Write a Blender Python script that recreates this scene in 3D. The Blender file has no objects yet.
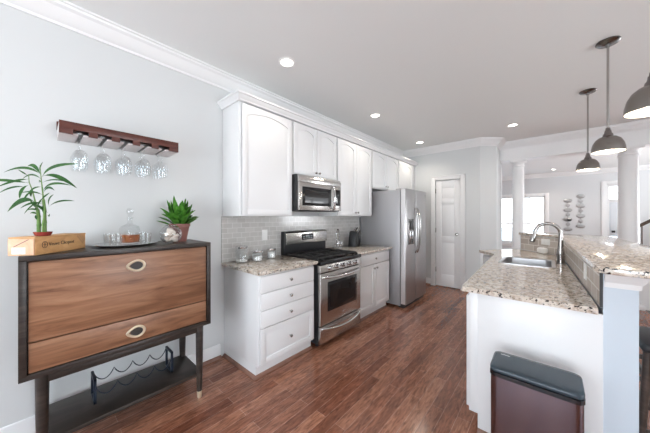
import bpy, bmesh, math, random
from mathutils import Vector, Matrix
sc = bpy.context.scene
COL = sc.collection
random.seed(7)
R = math.radians

# ------------------------------------------------------------------ camera
cam_d = bpy.data.cameras.new('camera')
cam_d.sensor_fit = 'HORIZONTAL'; cam_d.sensor_width = 36
cam_d.lens = 254.0 / 650 * 36
cam_d.shift_y = -0.0005
cam_d.clip_start = 0.05
cam = bpy.data.objects.new('camera', cam_d); COL.objects.link(cam)
cam.location = (2.406, 0, 1.37)
cam.rotation_euler = (R(90), 0, R(41.5))
sc.camera = cam

# ------------------------------------------------------------------ exposure, sky
vs = sc.view_settings
vs.view_transform = 'Standard'; vs.look = 'None'; vs.gamma = 1; vs.use_curve_mapping = False
vs.exposure = -0.42
sc.cycles.transparent_max_bounces = 40
sc.cycles.max_bounces = 14; sc.cycles.diffuse_bounces = 7
SKY = 7.0
wd = bpy.data.worlds.new('sky'); sc.world = wd; wd.use_nodes = True
nt = wd.node_tree
bg = nt.nodes['Background']
tc = nt.nodes.new('ShaderNodeTexCoord'); sx = nt.nodes.new('ShaderNodeSeparateXYZ')
rp = nt.nodes.new('ShaderNodeValToRGB')
rp.color_ramp.elements[0].position = 0.0; rp.color_ramp.elements[0].color = (0.93, 0.96, 1.0, 1)
rp.color_ramp.elements[1].position = 0.7; rp.color_ramp.elements[1].color = (0.62, 0.80, 1.0, 1)
nt.links.new(tc.outputs['Generated'], sx.inputs[0]); nt.links.new(sx.outputs['Z'], rp.inputs[0])
nt.links.new(rp.outputs[0], bg.inputs[0]); bg.inputs[1].default_value = SKY

def area(name, loc, rot, w, h, power, color=(1, 1, 1), portal=False):
    d = bpy.data.lights.new(name, 'AREA'); d.shape = 'RECTANGLE'; d.size = w; d.size_y = h
    d.energy = power; d.color = color
    if portal: d.cycles.is_portal = True
    o = bpy.data.objects.new(name, d); COL.objects.link(o); o.location = loc; o.rotation_euler = rot
    return o
# daylight lamps in the glazed openings; the two on the right are added fill
area('daylight_back', (2.0, -2.56, 1.25), (R(120), 0, 0), 2.8, 1.8, 90, (0.84, 0.92, 1.0))
area('fill_right', (6.45, 1.2, 1.35), (R(118), 0, R(90)), 2.6, 1.6, 92, (0.86, 0.93, 1.0))
area('fill_right_far', (6.45, 8.3, 1.4), (R(125), 0, R(90)), 2.4, 1.7, 200, (0.95, 0.97, 1.0))
area('window_portal', (1.5, 10.84, 1.25), (R(-90), 0, 0), 1.64, 1.6, 1, portal=True)

# ------------------------------------------------------------------ materials
M = {}
def mat(name, color=(.8, .8, .8), rough=.5, metal=0, **kw):
    m = bpy.data.materials.new(name); m.use_nodes = True
    b = m.node_tree.nodes['Principled BSDF']
    b.inputs['Base Color'].default_value = (*color, 1)
    b.inputs['Roughness'].default_value = rough; b.inputs['Metallic'].default_value = metal
    for k, v in kw.items(): b.inputs[k].default_value = v
    M[name] = m
    return m, m.node_tree, b
def N(t, typ, **kw):
    n = t.nodes.new(typ)
    for k, v in kw.items():
        if k.startswith('i_'):
            n.inputs[k[2:].replace('_', ' ')].default_value = v
        else: setattr(n, k, v)
    return n
def ramp(t, fac, stops, interp='LINEAR'):
    r = t.nodes.new('ShaderNodeValToRGB'); e = r.color_ramp.elements
    r.color_ramp.interpolation = interp
    while len(e) > 1: e.remove(e[-1])
    for i, (p, c) in enumerate(stops):
        el = e[0] if i == 0 else e.new(p)
        el.position = p; el.color = (*c, 1)
    t.links.new(fac, r.inputs[0]); return r.outputs[0]
def mixc(t, fac, a, b, mode='MIX'):
    n = t.nodes.new('ShaderNodeMix'); n.data_type = 'RGBA'; n.blend_type = mode
    for s, v in ((n.inputs[0], fac), (n.inputs[6], a), (n.inputs[7], b)):
        if hasattr(v, 'links'): t.links.new(v, s)
        elif isinstance(v, (int, float)): s.default_value = v
        else: s.default_value = (*v, 1)
    return n.outputs[2]
def coords(t, scale=(1, 1, 1), rot=(0, 0, 0), loc=(0, 0, 0)):
    c = t.nodes.new('ShaderNodeTexCoord'); m = t.nodes.new('ShaderNodeMapping')
    m.inputs['Scale'].default_value = scale; m.inputs['Rotation'].default_value = rot; m.inputs['Location'].default_value = loc
    t.links.new(c.outputs['Object'], m.inputs[0]); return m.outputs[0]
def noise(t, v, scale, detail=4, rough=.5, dist=0):
    n = N(t, 'ShaderNodeTexNoise'); n.inputs['Scale'].default_value = scale; n.inputs['Detail'].default_value = detail
    n.inputs['Roughness'].default_value = rough; n.inputs['Distortion'].default_value = dist
    t.links.new(v, n.inputs['Vector']); return n.outputs[0]
def bump(t, b, h, strength=.1, dist=.01):
    n = t.nodes.new('ShaderNodeBump'); n.inputs['Strength'].default_value = strength; n.inputs['Distance'].default_value = dist
    t.links.new(h, n.inputs['Height']); t.links.new(n.outputs[0], b.inputs['Normal'])

def painted(name, color, rough, sc_=180, st=.03):
    m, t, b = mat(name, color, rough)
    bump(t, b, noise(t, coords(t), sc_, 2), st, .002)
painted('wall_paint', (.66, .675, .675), .6)
painted('ceiling_paint', (.82, .83, .825), .8)
painted('trim_white', (.83, .83, .83), .35, 60, .02)
painted('cabinet_white', (.80, .805, .81), .32, 50, .02)
painted('dining_paint', (.66, .67, .68), .6)
painted('knee_paint', (.60, .67, .74), .55)

# hardwood floor, planks along y
m, t, b = mat('floor_wood', (.2, .08, .06), .22)
v = coords(t, rot=(0, 0, R(90)))
br = N(t, 'ShaderNodeTexBrick'); br.offset = .37; br.offset_frequency = 2
for k, val in (('Scale', 1), ('Mortar Size', .0015), ('Mortar Smooth', .1), ('Bias', 0), ('Brick Width', .95), ('Row Height', .084)):
    br.inputs[k].default_value = val
br.inputs['Color1'].default_value = (.185, .066, .037, 1); br.inputs['Color2'].default_value = (.36, .162, .096, 1)
br.inputs['Mortar'].default_value = (.44, .25, .18, 1)  # light seams: glints off the plank bevels put into the colour
t.links.new(v, br.inputs['Vector'])
g = noise(t, coords(t, (42, 7, 1)), 1.5, 6, .65, .8)
gc = ramp(t, g, [(.30, (.45, .41, .39)), (.5, (.97, .95, .95)), (.70, (1.5, 1.5, 1.5))])
g2 = noise(t, coords(t, (9, 1.2, 1)), 1.3, 3)
gc2 = ramp(t, g2, [(.3, (.78, .76, .76)), (.7, (1.18, 1.18, 1.18))])
t.links.new(mixc(t, 1, mixc(t, 1, br.outputs[0], gc, 'MULTIPLY'), gc2, 'MULTIPLY'), b.inputs['Base Color'])
t.links.new(ramp(t, g, [(.3, (.13,) * 3), (.7, (.24,) * 3)]), b.inputs['Roughness'])
bump(t, b, br.outputs['Fac'], -.25, .002)

# granite
m, t, b = mat('granite', (.6, .5, .4), .10); b.inputs['IOR'].default_value = 1.95
v = coords(t)
n1 = noise(t, v, 30, 6, .68, .5)
base = ramp(t, n1, [(.28, (.20, .14, .105)), (.38, (.46, .37, .29)), (.45, (.60, .51, .42)), (.53, (.72, .645, .56)), (.70, (.82, .77, .70))])
n2 = noise(t, v, 48, 4, .65, .3)
base = mixc(t, ramp(t, n2, [(.60, (0,) * 3), (.65, (1,) * 3)]), base, (.13, .085, .07))
n4 = noise(t, coords(t, loc=(5, 3, 1)), 40, 4, .6, .2)
base = mixc(t, ramp(t, n4, [(.62, (0,) * 3), (.67, (1,) * 3)]), base, (.45, .44, .43))
n3 = noise(t, coords(t, loc=(1, 7, 2)), 62, 3, .6, .2)
base = mixc(t, ramp(t, n3, [(.57, (0,) * 3), (.61, (1,) * 3)]), base, (.018, .015, .016))
t.links.new(base, b.inputs['Base Color'])

def tile_mat(name, c1, c2, mortar, w, h, remap, rough=.15, ms=.0022):
    m, t, b = mat(name, c1, rough)
    c = t.nodes.new('ShaderNodeTexCoord'); s = t.nodes.new('ShaderNodeSeparateXYZ'); q = t.nodes.new('ShaderNodeCombineXYZ')
    t.links.new(c.outputs['Object'], s.inputs[0])
    t.links.new(s.outputs[remap], q.inputs[0]); t.links.new(s.outputs[2], q.inputs[1])
    br = N(t, 'ShaderNodeTexBrick')
    for k, val in (('Scale', 1), ('Mortar Size', ms), ('Mortar Smooth', .2), ('Brick Width', w), ('Row Height', h)): br.inputs[k].default_value = val
    br.inputs['Color1'].default_value = (*c1, 1); br.inputs['Color2'].default_value = (*c2, 1); br.inputs['Mortar'].default_value = (*mortar, 1)
    t.links.new(q.outputs[0], br.inputs['Vector']); t.links.new(br.outputs[0], b.inputs['Base Color'])
    bump(t, b, br.outputs['Fac'], -.4, .002)
tile_mat('subway_tile', (.50, .49, .47), (.57, .56, .54), (.72, .71, .70), .10, .05, 1)
tile_mat('stone_tile_x', (.47, .41, .36), (.60, .54, .48), (.80, .76, .72), .15, .0765, 0, .25, .004)

def steel(name, color, rough, axis_scale):
    m, t, b = mat(name, color, rough, 1)
    g = noise(t, coords(t, axis_scale), 6, 3)
    t.links.new(ramp(t, g, [(.3, (rough * .95,) * 3), (.7, (rough * 1.08,) * 3)]), b.inputs['Roughness'])
    bump(t, b, g, .003, .001)
steel('stainless', (.60, .60, .61), .30, (1, 1, 60))
mat('stainless_h', (.60, .585, .565), .27, 1)
mat('fridge_steel', (.44, .435, .44), .34, 1)
steel('can_steel', (.23, .19, .215), .22, (2, 2, 90))
mat('fridge_side', (.44, .44, .455), .45, .55)
mat('edge_silver_lit', (.80, .80, .81), .35, .5)  # silver door side, brightened to carry the window's reflection
mat('chrome', (.75, .75, .76), .12, 1)
mat('nickel', (.40, .385, .37), .15, 1)
mat('faucet_nickel', (.42, .40, .385), .2, 1)
mat('shade_nickel', (.27, .25, .235), .24, 1, Anisotropic=.85)
mat('nickel_dark', (.20, .185, .18), .25, 1)
mat('brass', (.86, .76, .58), .3, .7)
mat('black_gloss', (.012, .012, .014), .08)
mat('black_matte', (.018, .018, .02), .45)
mat('cast_iron', (.02, .018, .018), .5)
mat('navy_metal', (.018, .026, .045), .35, .3)
mat('oven_glass', (.018, .015, .014), .04); M['oven_glass'].node_tree.nodes['Principled BSDF'].inputs['Specular IOR Level'].default_value = .3
mat('lid_plastic', (.035, .052, .066), .2)
mat('white_plastic', (.85, .85, .83), .35)
mat('paper', (.82, .83, .84), .7)
mat('ink', (.03, .025, .02), .6)
mat('label_grey', (.45, .48, .5), .7)
mat('sugar', (.88, .87, .84), .8)
mat('bay_leaf', (.55, .50, .40), .7)
mat('terracotta', (.27, .115, .095), .5)
mat('red_pot', (.30, .05, .04), .25)
mat('shell_white', (.80, .70, .62), .45)
mat('soil', (.05, .035, .025), .9)
mat('shade_inside', (.85, .82, .76), .5)
mat('silver_tray', (.72, .72, .73), .1, 1)
mat('sconce_metal', (.42, .42, .42), .4, .5)
mat('candle_wax', (.85, .82, .75), .5)
mat('asphalt_pale', (.55, .57, .56), .8)
mat('hedge_green', (.22, .30, .20), .8)
mat('door_glass_daylit', (.74, .78, .82), .5)  # opaque stand-in for door glass, daylight outside put into the colour

def wood(name, dark, mid, light, rough, scale):
    m, t, b = mat(name, mid, rough)
    g = noise(t, coords(t, scale), 2.2, 6, .6, 1.1)
    t.links.new(ramp(t, g, [(.28, dark), (.5, mid), (.72, light)]), b.inputs['Base Color'])
wood('walnut', (.135, .056, .028), (.265, .125, .066), (.375, .20, .115), .35, (4, 1.1, 9))
wood('espresso', (.014, .010, .008), (.030, .022, .018), (.058, .044, .036), .38, (3, 1.2, 12))
wood('rack_wood', (.04, .009, .006), (.085, .020, .012), (.13, .036, .022), .35, (6, 1.5, 10))
wood('pine', (.50, .26, .10), (.64, .355, .15), (.72, .43, .20), .5, (4, 2, 9))
wood('pine_end', (.62, .34, .20), (.72, .45, .28), (.80, .55, .38), .5, (6, 6, 6))
wood('shoe_wood', (.16, .075, .05), (.24, .12, .085), (.30, .16, .12), .4, (3, 3, 10))
wood('stair_wood', (.03, .02, .015), (.05, .03, .02), (.08, .05, .04), .4, (3, 3, 10))
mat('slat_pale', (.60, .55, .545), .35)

def leafmat(name, c1, c2):
    m, t, b = mat(name, c1, .55)
    b.inputs['Specular IOR Level'].default_value = .25
    g = noise(t, coords(t), 25, 2)
    t.links.new(ramp(t, g, [(.3, c1), (.7, c2)]), b.inputs['Base Color'])
leafmat('bamboo_leaf', (.018, .075, .016), (.045, .135, .03))
leafmat('bamboo_stem', (.10, .20, .05), (.19, .30, .10))
leafmat('pot_leaf', (.025, .12, .012), (.10, .30, .035))

def thin_glass(name, tint=(1, 1, 1), spec=.9, blend=.35, rgh=.09):
    m = bpy.data.materials.new(name); m.use_nodes = True; t = m.node_tree; t.nodes.clear()
    o = t.nodes.new('ShaderNodeOutputMaterial'); tr = t.nodes.new('ShaderNodeBsdfTransparent'); gl = t.nodes.new('ShaderNodeBsdfGlossy')
    gl.inputs['Roughness'].default_value = rgh; gl.inputs['Color'].default_value = (spec, spec, spec, 1)
    tr.inputs[0].default_value = (*tint, 1)
    lw = t.nodes.new('ShaderNodeLayerWeight'); lw.inputs['Blend'].default_value = .5
    pw = N(t, 'ShaderNodeMath', operation='POWER'); pw.inputs[1].default_value = 2.4; t.links.new(lw.outputs['Facing'], pw.inputs[0])
    ma = N(t, 'ShaderNodeMath', operation='MULTIPLY_ADD'); ma.inputs[1].default_value = blend; ma.inputs[2].default_value = .035; t.links.new(pw.outputs[0], ma.inputs[0])
    mx = t.nodes.new('ShaderNodeMixShader')
    t.links.new(ma.outputs[0], mx.inputs[0]); t.links.new(tr.outputs[0], mx.inputs[1]); t.links.new(gl.outputs[0], mx.inputs[2])
    t.links.new(mx.outputs[0], o.inputs[0]); M[name] = m
thin_glass('pane_glass', (.98, .985, .985), .8, .4, .01)
thin_glass('clear_glass', (.965, .972, .975), 1, .75)
thin_glass('decanter_glass', (.95, .955, .955), 1, .8)
m, t, b = mat('whisky', (.55, .16, .03), .05); b.inputs['Transmission Weight'].default_value = .6

def glow(name, color, s):
    m, t, b = mat(name, (.9, .9, .9), .5)
    b.inputs['Emission Color'].default_value = (*color, 1); b.inputs['Emission Strength'].default_value = s
glow('lamp_glow', (1, .93, .82), 14)
glow('bulb_glow', (1, .90, .74), 6)

# ------------------------------------------------------------------ mesh helpers
ORG = {}
class MB:
    def __init__(s, mtx=None): s.bm = bmesh.new(); s.m = mtx
    def _merge(s, b, mtx=None):
        if mtx is not None: bmesh.ops.transform(b, matrix=mtx, verts=b.verts)
        me = bpy.data.meshes.new('tmp'); b.to_mesh(me); b.free(); s.bm.from_mesh(me); bpy.data.meshes.remove(me)
        return s
    def box(s, x0, x1, y0, y1, z0, z1, bev=0, seg=2, mtx=None):
        b = bmesh.new(); bmesh.ops.create_cube(b, size=1)
        for v in b.verts:
            v.co = Vector((x0 + (v.co.x + .5) * (x1 - x0), y0 + (v.co.y + .5) * (y1 - y0), z0 + (v.co.z + .5) * (z1 - z0)))
        if bev: bmesh.ops.bevel(b, geom=b.edges[:], offset=bev, segments=seg, profile=.5, affect='EDGES', clamp_overlap=True)
        return s._merge(b, mtx)
    def prism(s, poly, n0, n1, f=None, bev=0, mtx=None):
        """polygon (u,v) extruded from n0 to n1; f(u,v,n)->xyz"""
        f = f or (lambda u, v, n: (u, v, n))
        b = bmesh.new()
        A = [b.verts.new(f(u, v, n0)) for u, v in poly]; B = [b.verts.new(f(u, v, n1)) for u, v in poly]
        b.faces.new(A); b.faces.new(B[::-1])
        k = len(poly)
        for i in range(k): b.faces.new((A[i], B[i], B[(i + 1) % k], A[(i + 1) % k]))
        bmesh.ops.recalc_face_normals(b, faces=b.faces)
        if bev: bmesh.ops.bevel(b, geom=b.edges[:], offset=bev, segments=2, profile=.5, affect='EDGES', clamp_overlap=True)
        return s._merge(b, mtx)
    def loft(s, rings, cap0=True, cap1=True, mtx=None, closed=True):
        b = bmesh.new(); V = [[b.verts.new(p) for p in r] for r in rings]
        k = len(rings[0])
        for a, c in zip(V, V[1:]):
            for i in range(k if closed else k - 1):
                b.faces.new((a[i], a[(i + 1) % k], c[(i + 1) % k], c[i]))
        if cap0: b.faces.new(V[0][::-1])
        if cap1: b.faces.new(V[-1])
        bmesh.ops.recalc_face_normals(b, faces=b.faces)
        return s._merge(b, mtx)
    def lathe(s, prof, c=(0, 0, 0), seg=24, axis='z', cap0=True, cap1=True, mtx=None):
        rings = []
        for r, h in prof:
            r = max(r, 1e-4); ring = []
            for i in range(seg):
                a = 2 * math.pi * i / seg; p = (r * math.cos(a), r * math.sin(a))
                if axis == 'z': q = (c[0] + p[0], c[1] + p[1], c[2] + h)
                elif axis == 'x': q = (c[0] + h, c[1] + p[0], c[2] + p[1])
                else: q = (c[0] + p[1], c[1] + h, c[2] + p[0])
                ring.append(q)
            rings.append(ring)
        return s.loft(rings, cap0, cap1, mtx)
    def tube(s, pts, r, seg=10, caps=True, closed=False, mtx=None):
        pts = [Vector(p) for p in pts]; n = len(pts)
        rs = r if isinstance(r, (list, tuple)) else [r] * n
        def tan(i):
            if closed: return (pts[(i + 1) % n] - pts[i - 1]).normalized()
            return (pts[min(i + 1, n - 1)] - pts[max(i - 1, 0)]).normalized()
        t0 = tan(0); up = Vector((0, 0, 1)) if abs(t0.z) < .9 else Vector((1, 0, 0))
        nrm = t0.cross(up).normalized(); rings = []
        for i in range(n):
            tt = tan(i); nrm = (nrm - tt * nrm.dot(tt)).normalized(); bb = tt.cross(nrm)
            rings.append([pts[i] + (nrm * math.cos(2 * math.pi * k / seg) + bb * math.sin(2 * math.pi * k / seg)) * rs[i] for k in range(seg)])
        if closed: rings.append(rings[0]); caps = False
        return s.loft(rings, caps, caps, mtx)
    def sweep(s, prof, path, side=1, cap=True):
        """profile (n,z) carried along an xy path with mitres; n grows to the right of travel (side=1)"""
        P = [Vector(p) for p in path]; k = len(P); rings = []
        for i in range(k):
            ds = []
            if i > 0: ds.append((P[i] - P[i - 1]).normalized())
            if i < k - 1: ds.append((P[i + 1] - P[i]).normalized())
            ns = [Vector((d.y, -d.x)) * side for d in ds]
            mv = ns[0] if len(ns) == 1 else (ns[0] + ns[1]).normalized() / max(.3, math.cos(ns[0].angle(ns[1]) / 2))
            rings.append([(P[i].x + mv.x * a, P[i].y + mv.y * a, z) for a, z in prof])
        return s.loft(rings, cap, cap)
    def build(s, name, material, parent=None, at=None, smooth=38, label=None, local=False):
        bm = s.bm
        if s.m is not None: bmesh.ops.transform(bm, matrix=s.m, verts=bm.verts)
        bmesh.ops.remove_doubles(bm, verts=bm.verts, dist=1e-6)
        if parent is not None: org = Vector((0, 0, 0)) if local else ORG[parent.name]
        elif at is not None: org = Vector(at)
        else:
            xs = [v.co for v in bm.verts]
            org = Vector(((min(p.x for p in xs) + max(p.x for p in xs)) / 2, (min(p.y for p in xs) + max(p.y for p in xs)) / 2, min(p.z for p in xs)))
        if org.length: bmesh.ops.translate(bm, vec=-org, verts=bm.verts)
        me = bpy.data.meshes.new(name); bm.to_mesh(me); bm.free()
        me.materials.append(M[material])
        me.polygons.foreach_set('use_smooth', [True] * len(me.polygons))
        me.set_sharp_from_angle(angle=R(smooth))
        o = bpy.data.objects.new(name, me); COL.objects.link(o)
        if parent is not None: o.parent = parent
        else: o.location = org
        ORG[o.name] = org
        if label: o['label'] = label
        return o
def tag(o, label, cat, group=None):
    o['label'] = label; o['category'] = cat
    if group: o['group'] = group
    return o
def thing(name, label, cat, loc, rz=0, group=None):
    o = bpy.data.objects.new(name, None); COL.objects.link(o); o.empty_display_size = .05
    o.location = loc; o.rotation_euler = (0, 0, rz); ORG[o.name] = Vector(loc)
    return tag(o, label, cat, group)
def struct(o): o['kind'] = 'structure'; return o
def dup(root, loc, label, rz=None):
    c = root.copy(); COL.objects.link(c); c.location = loc; c['label'] = label
    if rz is not None: c.rotation_euler = (0, 0, rz)
    def kids(a, b):
        for ch in list(a.children):
            d = ch.copy(); COL.objects.link(d); d.parent = b; kids(ch, d)
    kids(root, c)
    return c
def B(*a, **k): return MB().box(*a, **k)
FX = lambda u, v, n: (n, u, v)        # faces +x : u along y, v up, n out
FYn = lambda u, v, n: (u, -n, v)      # faces -y

# ================================================================== SETTING
H = 2.74
YP = 5.2            # pantry wall
YB = 5.82           # beam face
YF = 10.85          # far wall of the dining room
struct(B(-.12, 6.6, -2.75, 11.0, -.1, 0).build('floor', 'floor_wood', at=(0, 0, 0)))
struct(B(-.12, 6.6, -2.75, 11.0, H, H + .12).build('ceiling', 'ceiling_paint'))
struct(B(-.12, 0, -2.75, YP + .3, 0, H).build('wall_left', 'wall_paint'))
# back wall with glazed patio opening
w = MB(); w.box(0, .5, -2.75, -2.6, 0, H); w.box(3.5, 6.6, -2.75, -2.6, 0, H); w.box(.5, 3.5, -2.75, -2.6, 2.3, H); w.box(.5, 3.5, -2.75, -2.6, 0, .2)
struct(w.build('wall_back', 'wall_paint'))
w = MB(); w.box(6.5, 6.6, -2.6, -.1, 0, H); w.box(6.5, 6.6, 2.5, 7.1, 0, H); w.box(6.5, 6.6, 9.5, 10.85, 0, H)
w.box(6.5, 6.6, -.1, 2.5, 0, .5); w.box(6.5, 6.6, -.1, 2.5, 2.2, H); w.box(6.5, 6.6, 7.1, 9.5, 0, .5); w.box(6.5, 6.6, 7.1, 9.5, 2.3, H)
struct(w.build('wall_right', 'wall_paint'))
# pantry wall with a door opening, chamfered corner and return
DX0, DX1, DZ = .715, 1.165, 2.07
w = MB(); w.box(0, DX0, YP, YP + .12, 0, H); w.box(DX0, DX1, YP, YP + .12, DZ, H)
w.prism([(DX1, YP), (1.48, YP), (1.70, 5.39), (1.70, 6.07), (1.58, 6.07), (1.58, 5.44), (1.43, YP + .12), (DX1, YP + .12)], 0, H)
struct(w.build('wall_pantry', 'wall_paint'))
struct(B(-.1, 1.58, 6.0, 6.07, 0, H).build('wall_pantry_back', 'wall_paint'))
struct(B(-.1, 0, YP + .3, 11, 0, H).build('wall_dining_left', 'dining_paint'))
# far wall with window and glazed door openings
WX0, WX1, WZ0, WZ1 = .72, 2.30, .46, 2.03
EX0, EX1, EZ1 = 3.63, 4.10, 2.28
w = MB(); w.box(0, WX0, YF, YF + .15, 0, H); w.box(WX0, WX1, YF, YF + .15, 0, WZ0); w.box(WX0, WX1, YF, YF + .15, WZ1, H)
w.box(WX1, EX0, YF, YF + .15, 0, H); w.box(EX0, EX1, YF, YF + .15, EZ1, H); w.box(EX1, 6.6, YF, YF + .15, 0, H)
struct(w.build('wall_far', 'dining_paint'))
struct(B(1.70, 6.5, YB, YB + .25, 2.41, H).build('trim_beam', 'trim_white'))

struct(B(3.40, 6.499, YB + .06, YB + .19, 0, .92).build('wall_low', 'trim_white'))
crown = [(0, 2.615), (.012, 2.615), (.016, 2.632), (.030, 2.642), (.052, 2.668), (.070, 2.700), (.088, 2.712), (.092, 2.725), (.105, 2.728), (.105, H), (0, H)]
struct(MB().sweep(crown, [(0, -2.6), (0, YP), (1.48, YP), (1.70, 5.39), (1.70, YB), (6.5, YB)]).build('trim_crown', 'trim_white', smooth=25))
struct(MB().sweep(crown, [(0, 6.07), (0, YF), (6.5, YF), (6.5, YB + .25)]).build('trim_dining_crown', 'trim_white', smooth=25))
base = [(0, 0), (.014, 0), (.014, .105), (.009, .125), (0, .13)]
shoe = [(0, 0), (.022, 0), (.020, .012), (.012, .021), (0, .024)]
def baseboard(side, path):
    struct(MB().sweep(base, path).build('baseboard_' + side, 'trim_white', smooth=25))
    struct(MB().sweep([(.0142 + a, z) for a, z in shoe], path).build('trim_shoe_' + side, 'shoe_wood', smooth=60))
baseboard('left', [(0, -2.6), (0, 1.175)])
baseboard('pantry', [(.02, YP), (DX0 - .085, YP)])
baseboard('pantry_corner', [(DX1 + .085, YP), (1.48, YP), (1.70, 5.39), (1.70, 6.07)])
baseboard('far', [(0, YF), (EX0 - .1, YF)])

# panelled door builder (6-panel look, one column)
def raised(mb, u0, u1, v0, v1, n, f, depth=.008, bw=.022, top=None):
    """raised field set into a shallow groove: outer loop at n, groove, then field"""
    def loop(i, arch=None):
        a0, a1, b0, b1 = u0 + i, u1 - i, v0 + i, v1 - i
        if top is None: return [(a0, b0), (a1, b0), (a1, b1), (a0, b1)]
        pts = [(a0, b0), (a1, b0)]
        for k in range(13):
            s_ = k / 12; uu = a1 + (a0 - a1) * s_
            pts.append((uu, b1 - top + top * math.sin(math.pi * s_) ** .8))
        return pts
    L0, L1, L2 = loop(0), loop(.007), loop(.007 + bw)
    mb.loft([[f(u, v, n - .0095) for u, v in L0], [f(u, v, n - .0085) for u, v in L1], [f(u, v, n - .002) for u, v in L2]], False, True)
def arch_frame(mb, u0, u1, v0, v1, n0, n1, f, st, rail, arch):
    """frame of a cabinet door: stiles, bottom rail, arched top rail, back slab"""
    mb.prism([(u0, v0), (u1, v0), (u1, v1), (u0, v1)], n0, n1 - .012, f)
    mb.prism([(u0, v0), (u0 + st, v0), (u0 + st, v1), (u0, v1)], n0, n1, f, .003)
    mb.prism([(u1 - st, v0), (u1, v0), (u1, v1), (u1 - st, v1)], n0, n1, f, .003)
    mb.prism([(u0 + st - .003, v0), (u1 - st + .003, v0), (u1 - st + .003, v0 + rail), (u0 + st - .003, v0 + rail)], n0, n1 - .0004, f, .002)
    a0, a1 = u0 + st - .003, u1 - st + .003
    pts = [(a1, v1), (a0, v1)]
    for k in range(13):
        s_ = k / 12; pts.append((a0 + (a1 - a0) * s_, v1 - rail - arch + arch * math.sin(math.pi * s_) ** .8))
    mb.prism(pts, n0, n1 - .0004, f)
    raised(mb, u0 + st, u1 - st, v0 + rail, v1 - rail, n1 - .001, f, top=arch if arch else None)
def cab_knob(x, y, z, parent, mat_='nickel'):
    return MB().lathe([(.006, 0), (.005, .010), (.010, .014), (.014, .020), (.013, .026), (.006, .029)], (x, y, z), 14, 'x').build('knob', mat_, parent, label='round brushed nickel knob')

# pantry door
d1 = bpy.data.objects.new('door_1', None); COL.objects.link(d1); d1.location = (DX0, YP, 0); ORG['door_1'] = Vector((DX0, YP, 0)); struct(d1)
fd = lambda u, v, n: (u, YP + .05 - n, v)
p = MB(); p.prism([(DX0 + .006, .012), (DX1 - .006, .012), (DX1 - .006, DZ - .006), (DX0 + .006, DZ - .006)], 0, .024, fd)
u0, u1 = DX0 + .006, DX1 - .006
rows = [(.24, .86), (.98, 1.60), (1.72, 1.92)]
for a, b_ in ((u0, u0 + .105), (u1 - .105, u1)): p.prism([(a, .012), (b_, .012), (b_, DZ - .006), (a, DZ - .006)], 0, .036, fd, .003)
zz = [.012] + [q for r_ in rows for q in r_] + [DZ - .006]
for a, b_ in zip(zz[0::2], zz[1::2]): p.prism([(u0 + .1, a), (u1 - .1, a), (u1 - .1, b_), (u0 + .1, b_)], 0, .0355, fd, .003)
for a, b_ in rows: raised(p, u0 + .105, u1 - .105, a, b_, .036, fd)
p.build('panel', 'trim_white', d1, smooth=25)
cs = MB()
for a, b_, z0, z1 in ((DX0 - .08, DX0, 0, DZ + .08), (DX1, DX1 + .08, 0, DZ + .08), (DX0, DX1, DZ, DZ + .08)):
    cs.box(a, b_, YP - .016, YP - .0005, z0, z1, .004)
cs.box(DX0 - .08, DX0 - .06, YP - .024, YP - .0005, 0, DZ + .08, .003); cs.box(DX1 + .06, DX1 + .08, YP - .024, YP - .0005, 0, DZ + .08, .003)
cs.box(DX0 - .08, DX1 + .08, YP - .024, YP - .0005, DZ + .06, DZ + .08, .003)
cs.build('casing', 'trim_white', d1)
MB().lathe([(.028, 0), (.028, .005), (.011, .010), (.010, .028), (.024, .036), (.028, .05), (.022, .062), (.004, .066)], (0, 0, 0), 20, 'x',
           mtx=Matrix.Translation((DX1 - .06, YP + .014, 1.03)) @ Matrix.Rotation(R(-90), 4, 'Z')).build('knob', 'nickel', d1)
for z in (.28, 1.05, 1.82):
    B(DX0 - .004, DX0 + .012, YP + .002, YP + .016, z, z + .09, .002).build('hinge', 'nickel', d1)

# dining window
def window(name, x0, x1, z0, z1, y, cols, rows, mid=True):
    r_ = bpy.data.objects.new(name, None); COL.objects.link(r_); r_.location = (x0, y, z0); ORG[name] = Vector((x0, y, z0)); struct(r_)
    f = MB()
    for a, b_, c, d in ((x0, x0 + .05, z0, z1), (x1 - .05, x1, z0, z1), (x0, x1, z0, z0 + .06), (x0, x1, z1 - .05, z1)): f.box(a, b_, y + .03, y + .11, c, d, .004)
    if mid: f.box(x0, x1, y + .03, y + .10, (z0 + z1) / 2 - .15, (z0 + z1) / 2 - .10, .003); 
    f.box((x0 + x1) / 2 - .03, (x0 + x1) / 2 + .03, y + .03, y + .11, z0, z1, .003)
    f.build('window_frame', 'trim_white', r_)
    mu = MB()
    for i in range(1, cols): mu.box(x0 + (x1 - x0) * i / cols - .008, x0 + (x1 - x0) * i / cols + .008, y + .055, y + .075, z0 + .04, z1 - .04)
    for i in range(1, rows): mu.box(x0 + .04, x1 - .04, y + .055, y + .075, z0 + (z1 - z0) * i / rows - .008, z0 + (z1 - z0) * i / rows + .008)
    mu.build('muntin_grid', 'trim_white', r_)
    B(x0 + .04, x1 - .04, y + .062, y + .067, z0 + .04, z1 - .04).build('window_glass', 'pane_glass', r_)
    c = MB()
    for a, b_, q, d in ((x0 - .09, x0, z0 - .02, z1 + .09), (x1, x1 + .09, z0 - .02, z1 + .09), (x0, x1, z1, z1 + .09)): c.box(a, b_, y - .02, y - .0005, q, d, .004)
    c.box(x0 - .11, x1 + .11, y - .05, y - .0005, z0 - .045, z0 - .02, .004); c.box(x0 - .09, x1 + .09, y - .018, y - .0005, z0 - .12, z0 - .045, .003)
    c.build('window_casing', 'trim_white', r_)
    return r_
window('window_1', WX0, WX1, WZ0, WZ1, YF, 8, 4)
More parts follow.
